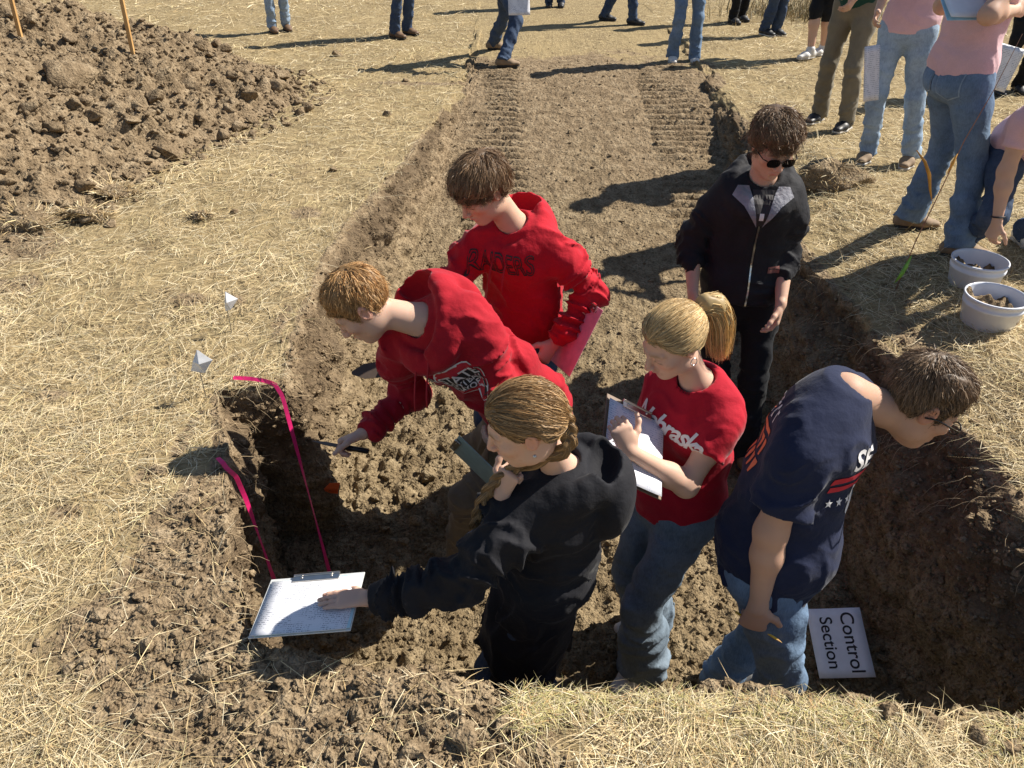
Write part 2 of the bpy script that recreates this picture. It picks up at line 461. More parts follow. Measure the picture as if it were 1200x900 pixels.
# ------------------------------------------------------------------ spoil pile
PILE_POLY = np.array([(-4.8, 3.7), (-3.4, 4.0), (-2.75, 4.6), (-2.5, 5.5), (-2.15, 6.6), (-1.9, 7.3), (-2.1, 8.1), (-3.0, 8.9), (-4.2, 9.6), (-6, 10), (-8, 9.2), (-9, 7), (-7.5, 4.4)])
def pile_dist(x, y):
    """distance inside the pile's outline, negative outside"""
    best = np.full(x.shape, 99.0); ins = np.zeros(x.shape, bool); n = len(PILE_POLY)
    for i in range(n):
        a = PILE_POLY[i]; b = PILE_POLY[(i + 1) % n]; e = b - a
        t = np.clip(((x - a[0]) * e[0] + (y - a[1]) * e[1]) / (e @ e), 0, 1)
        best = np.minimum(best, np.hypot(x - a[0] - t * e[0], y - a[1] - t * e[1]))
        cnd = ((a[1] > y) != (b[1] > y)) & (x < (b[0] - a[0]) * (y - a[1]) / (b[1] - a[1] + 1e-12) + a[0])
        ins ^= cnd
    return np.where(ins, best, -best)
def pile_h(x, y):
    d = pile_dist(x, y) + .22 * fbm(x * 1.3, y * 1.3, 0 * x + 2, 3)
    d2 = np.maximum(d, 0)
    h = 1.55 * (1 - np.exp(-d2 * .62 / 1.55)) + .28 * sstep(.25, 1.6, d) * fbm(x * .9 + 4, y * .9, 0 * x, 3)
    return np.where(d > 0, h, d * .25)
def build_pile():
    xs = np.concatenate([np.linspace(-9.3, -6, 60, endpoint=False), np.linspace(-6, -1.3, 250)])
    ysl = np.concatenate([np.linspace(3.2, 8.4, 230, endpoint=False), np.linspace(8.4, 10.4, 40)])
    X, Y = np.meshgrid(xs, ysl); Z = pile_h(X, Y) - .03
    P = np.stack([X, Y, Z], -1)
    N = np.cross(np.gradient(P, axis=1), np.gradient(P, axis=0)); N /= np.linalg.norm(N, axis=-1)[..., None]
    p = P.reshape(-1, 3); a, b, c = p.T
    f1, f2 = worley(a * 3.2, b * 3.2, c * 3.2); g1, g2 = worley(a * 8, b * 8, c * 8 + 3); k1, k2 = worley(a * 19, b * 19, c * 19)
    blend = sstep(-.5, .15, fbm(a * 1.2, b * 1.2, c * 1.2 + 7, 2))
    d = (.7 - f1) * .07 * blend + (np.minimum(f2 - f1, .4) - .2) * .16 * blend + (.7 - g1) * .05 * (.35 + .65 * blend) + (np.minimum(g2 - g1, .4) - .2) * .11 * (.35 + .65 * blend) + (np.minimum(k2 - k1, .4) - .2) * .05 + (.65 - k1) * .02 + .03 * fbm(a * 5, b * 5, c * 5, 3)
    ins = sstep(-.05, .35, pile_dist(X, Y)).reshape(-1)
    V = p + N.reshape(-1, 3) * (d * ins)[:, None]
    nr, nc = X.shape
    keep = (pile_dist(X, Y) > -.45).reshape(-1)
    i = np.arange((nr - 1) * nc).reshape(nr - 1, nc)[:, :-1].ravel()
    F = np.stack([i, i + 1, i + nc + 1, i + nc], 1); F = F[np.all(keep[F], 1)]
    used = np.unique(F); rm = np.full(len(V), -1); rm[used] = np.arange(len(used)); V = V[used]; F = rm[F]
    root = empty('spoil_pile', (-4.5, 6.5, 0), 'large heap of dug brown soil with loose clods left of the pit', 'soil pile')
    mk('heap', V, F, M_SOIL, root, base=(-4.5, 6.5, 0))
    return root, V, F
PILE, PV, PF = build_pile()
PBVH = BVHTree.FromPolygons([tuple(v) for v in PV.tolist()], [tuple(f) for f in PF.tolist()])

def clod_mesh(seed, sub, rough=.35):
    bm = bmesh.new(); bmesh.ops.create_icosphere(bm, subdivisions=sub, radius=1)
    r = np.random.default_rng(seed)
    P = np.array([v.co for v in bm.verts]); T = np.array([[v.index for v in f.verts] for f in bm.faces]); bm.free()
    # chop with a few planes for broken faces, then roughen
    for _ in range(12):
        n = unit(r.normal(size=3)); dd = r.uniform(.42, .85)
        q = P @ n; P = P - np.maximum(q - dd, 0)[:, None] * n * .92
    o = r.uniform(0, 50, 3)
    P = P * (1 + rough * fbm(P[:, 0] * 1.6 + o[0], P[:, 1] * 1.6 + o[1], P[:, 2] * 1.6 + o[2], 4))[:, None]
    P = P * np.array([1, r.uniform(.7, .95), r.uniform(.55, .8)])
    return P, T
CLODS = []
for k in range(10):
    P_, T_ = clod_mesh(100 + k, 3)
    o_ = mk('clod', P_, T_, M_SOIL); CLODS.append(o_.data); bpy.data.objects.remove(o_)
def put_clod(parent, loc, s, base=(0, 0, 0), sink=.25):
    o = bpy.data.objects.new('clod', CLODS[random.randrange(10)]); COL.objects.link(o)
    o.parent = parent
    o.location = (loc[0] - base[0], loc[1] - base[1], loc[2] - base[2] + s * (.5 - sink))
    o.rotation_euler = (random.uniform(-.5, .5), random.uniform(-.5, .5), random.uniform(0, 6.28)); o.scale = (s * random.uniform(.8, 1.25), s, s * random.uniform(.75, 1.1))
    return o
def scatter_clods():
    n = 0; tries = 0
    while n < 240 and tries < 5000:
        tries += 1
        x = random.uniform(-6, -1.4); yy = random.uniform(3.5, 8.9)
        d = float(pile_dist(np.array([x]), np.array([yy]))[0])
        if d < -.22 or (d > .9 and random.random() < .6): continue
        if abs(x) > yy * .70 + .3: continue
        h = PBVH.ray_cast(Vector((x, yy, 5)), Vector((0, 0, -1)))
        z = h[0].z if h[0] is not None else drop(x, yy)
        z = max(z, drop(x, yy))
        s = random.choice([.03, .035, .04, .045, .05, .06, .08]) * random.uniform(.8, 1.3)
        if d < 0: s *= .75
        put_clod(PILE, (x, yy, z), s, (-4.5, 6.5, 0)); n += 1
    for (u, v, Y, s) in ((195, 182, 0, .12), (80, 95, 0, .2), (330, 90, 0, .13), (290, 70, 0, .11)):
        p = A(u, v, 5.0); d = Vector(p) - Vector((0, 0, CAM_H)); h = PBVH.ray_cast(Vector((0, 0, CAM_H)), d.normalized())
        if h[0] is not None: put_clod(PILE, h[0], s, (-4.5, 6.5, 0), .35)
    # crumbs too small to pick apart
    r = np.random.default_rng(77); n = 16000
    x = r.uniform(-6.2, -1.2, n); yy = r.uniform(3.4, 8.9, n); d = pile_dist(x, yy)
    k = (d > -.35 * r.random(n) ** 1.5) & (np.abs(x) < yy * .72 + .3); x, yy = x[k], yy[k]
    z = np.array([max((lambda h: h[0].z if h[0] is not None else -1)(PBVH.ray_cast(Vector((a_, b_, 5)), Vector((0, 0, -1)))), drop(a_, b_)) for a_, b_ in zip(x.tolist(), yy.tolist())])
    crumb_mesh('crumbs', x, yy, z, .010 + r.gamma(1.6, .007, len(x)), 1, PILE, (-4.5, 6.5, 0), r)
def crumb_mesh(name, x, y, z, s, sub, parent, base, r):
    tp = [clod_mesh(300 + k, sub, .35) for k in range(8)]; V = []; F = []; off = 0; pick = r.integers(0, 8, len(x))
    for k in range(8):
        m = pick == k; n = m.sum(); P, T = tp[k]; a = r.uniform(0, 6.28, n); c, q = np.cos(a), np.sin(a)
        W = np.empty((n, len(P), 3)); W[..., 0] = P[None, :, 0] * c[:, None] - P[None, :, 1] * q[:, None]; W[..., 1] = P[None, :, 0] * q[:, None] + P[None, :, 1] * c[:, None]; W[..., 2] = P[None, :, 2]
        W = W * (s[m] * 1.0)[:, None, None] + np.stack([x[m], y[m], z[m] + s[m] * .2], 1)[:, None, :]
        V.append(W.reshape(-1, 3)); F.append((T[None] + (np.arange(n) * len(P))[:, None, None]).reshape(-1, 3) + off); off += n * len(P)
    o = mk(name, np.concatenate(V), np.concatenate(F), M_SOIL, parent, False, base=base); o['kind'] = 'stuff'; return o
scatter_clods()
def ground_clods():
    spots = [(235, 255, .05), (130, 265, .05), (390, 200, .045), (455, 135, .045), (360, 130, .07), (395, 65, .08), (275, 250, .03), (280, 355, .04), (475, 95, .05), (60, 250, .06), (20, 260, .08), (90, 235, .07),
             (165, 700, .035), (175, 755, .04), (245, 790, .045), (300, 765, .02), (485, 880, .05), (545, 865, .055), (590, 850, .035), (420, 840, .03), (380, 805, .025), (450, 800, .02), (520, 810, .025), (210, 745, .03), (140, 720, .025), (260, 760, .02), (280, 830, .025), (120, 745, .03), (330, 800, .02), (100, 775, .03), (500, 850, .04), (320, 860, .025),
             (1090, 850, .05), (1040, 835, .04), (1140, 870, .05), (1180, 880, .05),
             (480, 590, .045), (455, 560, .04), (500, 560, .05), (470, 530, .04), (450, 620, .035), (510, 535, .05), (530, 500, .045), (490, 610, .04), (440, 585, .03), (460, 655, .04), (520, 470, .04), (480, 480, .035), (445, 660, .03), (500, 640, .03)]
    for u, v, s in spots:
        d = Vector(A(u, v, 3.0)) - Vector((0, 0, CAM_H))
        h = GBVH.ray_cast(Vector((0, 0, CAM_H)), d.normalized())
        if h[0] is not None: put_clod(GROUND, h[0], s * random.uniform(.8, 1.1), sink=.3)
    r = np.random.default_rng(78)
    n = 60000; u = r.uniform(-60, 1260, n); v = r.uniform(40, 960, n)
    d = np.stack([(u - 600), FPX * math.cos(TH) + (450 - v) * math.sin(TH), (450 - v) * math.cos(TH) - FPX * math.sin(TH)], 1)
    t = CAM_H / -d[:, 2]; X0 = d[:, 0] * t; Y0 = d[:, 1] * t
    pre = (soil_mask(X0, Y0) + .12 > r.random(n)) | (pit(X0, Y0) > .02); d = d[pre][:17000]; X = []
    for q in d.tolist():
        h = GBVH.ray_cast(Vector((0, 0, CAM_H)), Vector(q).normalized())
        if h[0] is not None: X.append(tuple(h[0]))
    X = np.array(X); m = (soil_mask(X[:, 0], X[:, 1]) > r.random(len(X)) * .9) | (r.random(len(X)) < .02); X = X[m]
    dist = np.linalg.norm(X - np.array([0, 0, CAM_H]), axis=1)
    rampy = sstep(3.2, 4.4, X[:, 1]); sz = (.0035 + r.gamma(1.3, .0035, len(X))) * (.6 + .2 * dist) * (1 - .45 * rampy)
    crumb_mesh('crumbs', X[:, 0], X[:, 1], X[:, 2], sz, 1, GROUND, (0, 0, 0), r)
ground_clods()

# ------------------------------------------------------------------ implicit shapes for bodies and clothes
BIG = 0.1
class Field:
    def __init__(s): s.ops = []; s.disp = None
    def _add(s, fn, lo, hi, k, op): s.ops.append((fn, nv(lo), nv(hi), k, op))
    def cone(s, a, b, ra, rb, k=.02, op='u', wr=None):
        a = nv(a); b = nv(b); ba = b - a; L2 = ba @ ba + 1e-12; L = math.sqrt(L2)
        def fn(x, y, z):
            px = x - a[0]; py = y - a[1]; pz = z - a[2]
            t = np.clip((px * ba[0] + py * ba[1] + pz * ba[2]) / L2, 0, 1)
            d = np.sqrt((px - t * ba[0]) ** 2 + (py - t * ba[1]) ** 2 + (pz - t * ba[2]) ** 2) - (ra + (rb - ra) * t)
            return wrinkle(d, x, y, z, t * L, wr) if wr else d
        r = max(ra, rb); s._add(fn, np.minimum(a, b) - r, np.maximum(a, b) + r, k, op); return s
    def loft(s, a, b, side, wa, wb, k=.03, op='u', flat=(0, 0), wr=None, pw=2.0):
        """elliptic limb from a to b; wa, wb = (half width along side, half depth)"""
        a = nv(a); b = nv(b); n = b - a; L = np.linalg.norm(n); n = n / L
        sd_ = nv(side); sd_ = unit(sd_ - n * (sd_ @ n)); dp = np.cross(n, sd_)
        def fn(x, y, z):
            px = x - a[0]; py = y - a[1]; pz = z - a[2]
            q = px * n[0] + py * n[1] + pz * n[2]
            t = np.clip(q / L, 0, 1); o = q - t * L
            w = wa[0] + (wb[0] - wa[0]) * t; d_ = wa[1] + (wb[1] - wa[1]) * t
            X = (px * sd_[0] + py * sd_[1] + pz * sd_[2]) / w; Yv = (px * dp[0] + py * dp[1] + pz * dp[2]) / d_
            mn = np.minimum(w, d_)
            r0 = np.where(o < 0, 0 if flat[0] else 1, 0 if flat[1] else 1) if (flat[0] or flat[1]) else 1
            if pw == 2.0: rr = np.sqrt(X * X + Yv * Yv + (o / mn * r0) ** 2)
            else: rr = (np.abs(X) ** pw + np.abs(Yv) ** pw + np.abs(o / mn * r0) ** pw) ** (1 / pw)
            d = (rr - 1) * mn
            if flat[0]: d = np.maximum(d, -q)
            if flat[1]: d = np.maximum(d, q - L)
            return wrinkle(d, x, y, z, q, wr) if wr else d
        r = max(wa[0], wa[1], wb[0], wb[1]); s._add(fn, np.minimum(a, b) - r, np.maximum(a, b) + r, k, op); return s
    def ell(s, c, rad, R=None, k=.02, op='u'):
        c = nv(c); rad = nv(rad); R = np.eye(3) if R is None else nv(R); mn = rad.min()
        def fn(x, y, z):
            px = x - c[0]; py = y - c[1]; pz = z - c[2]
            q = 0; q2 = 0
            for i in range(3):
                l = px * R[i, 0] + py * R[i, 1] + pz * R[i, 2]
                q = q + (l / rad[i]) ** 2; q2 = q2 + (l / rad[i] ** 2) ** 2
            q = np.sqrt(q); return q * (q - 1) / (np.sqrt(q2) + 1e-9)
        ext = np.sqrt(((R * rad[:, None]) ** 2).sum(0)); s._add(fn, c - ext, c + ext, k, op); return s
    def cut(s, fn): s._add(fn, (-99,) * 3, (99,) * 3, .004, 'i'); return s
    def bounds(s):
        lo = np.min([o[1] for o in s.ops if o[4] == 'u'], 0); hi = np.max([o[2] for o in s.ops if o[4] == 'u'], 0)
        return lo - .03, hi + .03
    def comb(s, a, d, k, op):
        if op == 'u':
            h = np.clip(.5 + .5 * (d - a) / k, 0, 1); return d + (a - d) * h - k * h * (1 - h)
        d = -d if op == 's' else d
        h = np.clip(.5 - .5 * (d - a) / k, 0, 1); return d + (a - d) * h + k * h * (1 - h)
    def pts(s, P):
        x, y, z = P[:, 0], P[:, 1], P[:, 2]; D = np.full(len(P), BIG)
        for fn, lo, hi, k, op in s.ops: D = s.comb(D, fn(x, y, z), k, op)
        return D
    def grad(s, P, e=.002):
        g = np.stack([s.pts(P + np.eye(3)[i] * e) - s.pts(P - np.eye(3)[i] * e) for i in range(3)], 1)
        return g / (np.linalg.norm(g, axis=1)[:, None] + 1e-9)
    def mesh(s, h):
        lo, hi = s.bounds(); n = np.ceil((hi - lo) / h).astype(int) + 1
        ax = [lo[i] + h * np.arange(n[i]) for i in range(3)]
        D = np.full(n, BIG, np.float32)
        for fn, blo, bhi, k, op in s.ops:
            m = k + 2.5 * h + (.015 if op == 'u' else .004)
            i0 = np.clip(np.floor((blo - m - lo) / h).astype(int), 0, n); i1 = np.clip(np.ceil((bhi + m - lo) / h).astype(int) + 1, 0, n)
            if np.any(i1 <= i0): continue
            sl = tuple(slice(i0[i], i1[i]) for i in range(3))
            d = fn(ax[0][sl[0]][:, None, None], ax[1][sl[1]][None, :, None], ax[2][sl[2]][None, None, :])
            D[sl] = s.comb(D[sl], d, k, op)
        if s.disp:
            m = np.abs(D) < .03; I = np.nonzero(m)
            D[m] -= s.disp(ax[0][I[0]], ax[1][I[1]], ax[2][I[2]])
        return nets(D, lo, h)

def wrinkle(d, x, y, z, q, wr):
    """soft creases that run round the limb: wr = amplitude, creases per metre along it, seed"""
    amp, f, seed = wr
    d = np.broadcast_to(d, np.broadcast(d, q).shape)
    m = np.abs(d) < .025
    if not m.any(): return d
    d = np.array(d)
    bx = np.broadcast_to(x, d.shape)[m]; by = np.broadcast_to(y, d.shape)[m]; bz = np.broadcast_to(z, d.shape)[m]; bq = np.broadcast_to(q, d.shape)[m]
    w = vnoise(bx * 6 + seed, by * 6, bz * 6)
    n = vnoise(bq * f + w * 1.6 + seed, bx * 7 + seed, by * 7 + bz * 3)
    n2 = vnoise(bq * f * 2.1 + w * 2.5, bx * 11 + seed + 4, by * 11 + bz * 5)
    r1 = np.clip(1 - 2.2 * np.abs(n), 0, 1) ** 1.5; r2 = np.clip(1 - 2.4 * np.abs(n2), 0, 1)
    d[m] -= amp * (1.9 * r1 + .7 * r2 - .75)
    return d

CORN = np.array([[i, j, k] for i in (0, 1) for j in (0, 1) for k in (0, 1)])
EDG = [(a, b) for a in range(8) for b in range(a + 1, 8) if np.abs(CORN[a] - CORN[b]).sum() == 1]
def nets(D, lo, h):
    S = D < 0
    c = np.zeros(tuple(q - 1 for q in D.shape), np.int8)
    for i, j, k in CORN: c += S[i:i + c.shape[0], j:j + c.shape[1], k:k + c.shape[2]]
    act = (c > 0) & (c < 8)
    I = np.argwhere(act)
    if len(I) == 0: return np.zeros((0, 3)), np.zeros((0, 4), int)
    Vv = np.stack([D[I[:, 0] + q[0], I[:, 1] + q[1], I[:, 2] + q[2]] for q in CORN], 1)
    pos = np.zeros((len(I), 3)); cnt = np.zeros(len(I))
    for a, b in EDG:
        va, vb = Vv[:, a], Vv[:, b]; m = (va < 0) != (vb < 0)
        t = np.where(m, va / np.where(m, va - vb, 1), 0)
        pos += m[:, None] * (CORN[a] + t[:, None] * (CORN[b] - CORN[a])); cnt += m
    V = lo + h * (I + pos / cnt[:, None])
    idx = np.full(act.shape, -1, np.int32); idx[act] = np.arange(len(I))
    F = []
    for axn in range(3):
        a0 = [slice(None)] * 3; a1 = [slice(None)] * 3; a0[axn] = slice(0, -1); a1[axn] = slice(1, None)
        s0 = S[tuple(a0)]; s1 = S[tuple(a1)]
        E = np.argwhere(s0 != s1); o1, o2 = [q for q in range(3) if q != axn]
        E = E[(E[:, o1] > 0) & (E[:, o2] > 0) & (E[:, o1] < D.shape[o1] - 1) & (E[:, o2] < D.shape[o2] - 1)]
        if not len(E): continue
        def g(p, q):
            e = E.copy(); e[:, o1] -= p; e[:, o2] -= q; return idx[e[:, 0], e[:, 1], e[:, 2]]
        Q = np.stack([g(1, 1), g(0, 1), g(0, 0), g(1, 0)], 1)
        fl = s0[tuple(E.T)]
        if axn == 1: fl = ~fl
        Q[~fl] = Q[~fl][:, ::-1]
        F.append(Q)
    F = np.concatenate(F); F = F[np.all(F >= 0, 1)]
    return V, F

def merge(parts):
    V = []; F = []; n = 0
    for v, f in parts: V.append(v); F.append(f + n); n += len(v)
    return np.concatenate(V), np.concatenate(F)

# ------------------------------------------------------------------ people
def ik(a, t, l1, l2, hint):
    a = nv(a); t = nv(t); d = t - a; L = np.linalg.norm(d); n = d / L
    if L > (l1 + l2) * .995: t = a + n * (l1 + l2) * .995; L = (l1 + l2) * .995
    x = (l1 * l1 - l2 * l2 + L * L) / (2 * L); hgt = math.sqrt(max(l1 * l1 - x * x, 0))
    hn = nv(hint); hn = unit(hn - n * (hn @ n))
    return a + n * x + hn * hgt, t

def hand_prims(F, w, d, n, th, curl=(20, 30, 20), s=1.0, thumb=(25, 20), spread=0.0):
    """palm and five fingers; d along the fingers, n out of the palm, th towards the thumb side"""
    d = unit(d); n = nv(n); n = unit(n - d * (n @ d)); th_ = np.cross(d, n); th = th_ if th_ @ nv(th) > 0 else -th_
    w = nv(w)
    F.loft(w - d * .01 * s, w + d * .082 * s, th, (.026 * s, .019 * s), (.040 * s, .0135 * s), k=.012)
    F.ell(w + d * .035 * s + th * .024 * s + n * .008 * s, (.018 * s, .03 * s, .015 * s), np.array([th, d, n]), k=.012)
    lens = (.072, .080, .075, .060); offs = (.030, .0105, -.0095, -.028); rad = (.0088, .0092, .0088, .0078)
    cl = curl if isinstance(curl[0], (tuple, list)) else (curl,) * 4
    for i in range(4):
        p = w + d * (.080 - .004 * abs(i - 1.3)) * s + th * offs[i] * s
        ang = 0.0; dirx = unit(d + th * spread * (1.5 - i) * .3)
        for j, fr in enumerate((.46, .30, .24)):
            ang += math.radians(cl[i][j]); v = dirx * math.cos(ang) + n * math.sin(ang)
            q = p + v * lens[i] * fr * s; r = rad[i] * s * (1 - .1 * j)
            F.cone(p, q, r, r * .92, k=.0045); p = q
    p = w + d * .022 * s + th * .026 * s + n * .006 * s; v = unit(d * .62 + th * .72 + n * .25); ang = 0
    for j, L in enumerate((.040, .034, .026)):
        if j: v = unit(v * math.cos(math.radians(thumb[j - 1])) + unit(d * .75 - th * .45 + n * .35) * math.sin(math.radians(thumb[j - 1])))
        q = p + v * L * s; F.cone(p, q, (.0125 - .0015 * j) * s, (.011 - .0015 * j) * s, k=.008); p = q

def frame(f, u):
    f = unit(f); u = nv(u); u = unit(u - f * (u @ f)); r = np.cross(f, u)
    return np.array([r, f, u])          # rows: right, forward, up

def head_prims(F, c, R, s, female=False, low=False):
    def P(x, y, z): return nv(c) + (R.T @ nv((x, y, z))) * s
    def E(p, r, k=.02, op='u', rot=None):
        F.ell(P(*p), nv(r) * s, R if rot is None else rot, k=k * s, op=op)
    E((0, -.012, .035), (.075, .097, .088))
    E((0, .028, -.028), (.060, .064, .088), .03)
    E((0, .062, -.092), (.024 if not female else .02, .022, .020), .03)
    if low:
        F.cone(P(0, .09, .01), P(0, .115, -.03), .009 * s, .012 * s, .01); return
    for q in (-1, 1):
        E((q * .044, .005, -.062), (.018, .032, .026), .03)
        E((q * .045, .058, -.012), (.020, .022, .019), .022)
        F.cone(P(q * .012, .088, .026), P(q * .045, .072, .026), .009 * s, .007 * s, .012 * s)
    for q in (-1, 1): E((q * .031, .101, .006), (.019, .016, .0125), .012, 's')
    for q in (-1, 1): E((q * .031, .0745, .005), (.0155, .0155, .0135), .004)
    F.cone(P(0, .090, .016), P(0, .111, -.026), .0075 * s, .0105 * s, .012 * s)
    for q in (-1, 1): E((q * .0115, .101, -.029), (.0075, .010, .0075), .007)
    F.cone(P(-.018, .086, -.056), P(0, .0935, -.053), .0055 * s, .0068 * s, .006 * s); F.cone(P(.018, .086, -.056), P(0, .0935, -.053), .0055 * s, .0068 * s, .006 * s)
    F.cone(P(-.015, .085, -.066), P(.015, .085, -.066), .007 * s, .007 * s, .007 * s)
    F.cone(P(-.022, .094, -.0605), P(.022, .094, -.0605), .0022 * s, .0022 * s, .004 * s, 's')
    for q in (-1, 1):
        a = math.radians(14); f2 = R.T @ nv((q * .34, math.cos(a) * .94, math.sin(a) * -.2)); u2 = R.T @ nv((q * .12, -math.sin(a), math.cos(a)))
        Q = frame(f2, u2)
        E((q * .076, -.012, .002), (.009, .019, .032), .006, 'u', Q)
        E((q * .086, -.008, .004), (.007, .011, .02), .006, 's', Q)

def skin_cols(V, c, R, s, tone, brow, lips=(.55, .2, .17)):
    """colour of the skin: lips, flushed cheeks and ears, brows, lash line, darker eye hollows"""
    L = (V - nv(c)) @ R.T / s
    x, y, z = L.T; col = np.repeat(nv(tone)[None], len(V), 0)
    n = fbm(V[:, 0] * 30, V[:, 1] * 30, V[:, 2] * 30, 2); col = col * (1 + .07 * n)[:, None]
    def mixin(m, cc): nonlocal col; col = col * (1 - m[:, None]) + nv(cc) * m[:, None]
    face = (y > .02) & (np.abs(x) < .08) & (np.abs(z) < .14)
    red = nv(tone) * nv((1.06, .76, .70))
    ch = np.exp(-(((np.abs(x) - .042) / .02) ** 2 + ((z + .022) / .022) ** 2)) * face; mixin(ch * .6, red)
    mixin(np.exp(-((x / .014) ** 2 + ((z + .028) / .014) ** 2)) * face * (y > .09) * .5, red)
    er = ((np.abs(x) > .070) & (np.abs(z) < .04) & (np.abs(y + .012) < .03)) * .6; mixin(er, red)
    lp = np.exp(-((x / .019) ** 4 + ((z + .060) / .0095) ** 4)) * (y > .078); mixin(lp * .75, lips)
    bw = np.exp(-(((np.abs(x) - .031) / .019) ** 4 + ((z - .029 + .25 * np.maximum(np.abs(x) - .035, 0)) / .0055) ** 2)) * (y > .05); mixin(bw * .9, brow)
    ls = np.exp(-(((np.abs(x) - .031) / .015) ** 4 + ((z - .0005 + (np.abs(x) - .031) ** 2 * 12) / .0034) ** 2)) * (y > .06); mixin(ls * .95, (.03, .018, .015))
    sk_ = np.exp(-(((np.abs(x) - .031) / .017) ** 2 + ((z - .012) / .009) ** 2)) * (y > .055); mixin(sk_ * .35, nv(tone) * nv((.72, .58, .52)))
    fr = (vnoise(V[:, 0] * 160, V[:, 1] * 160, V[:, 2] * 160) > .62) * face; mixin(fr * .22, nv(tone) * nv((.75, .6, .5)))
    return col

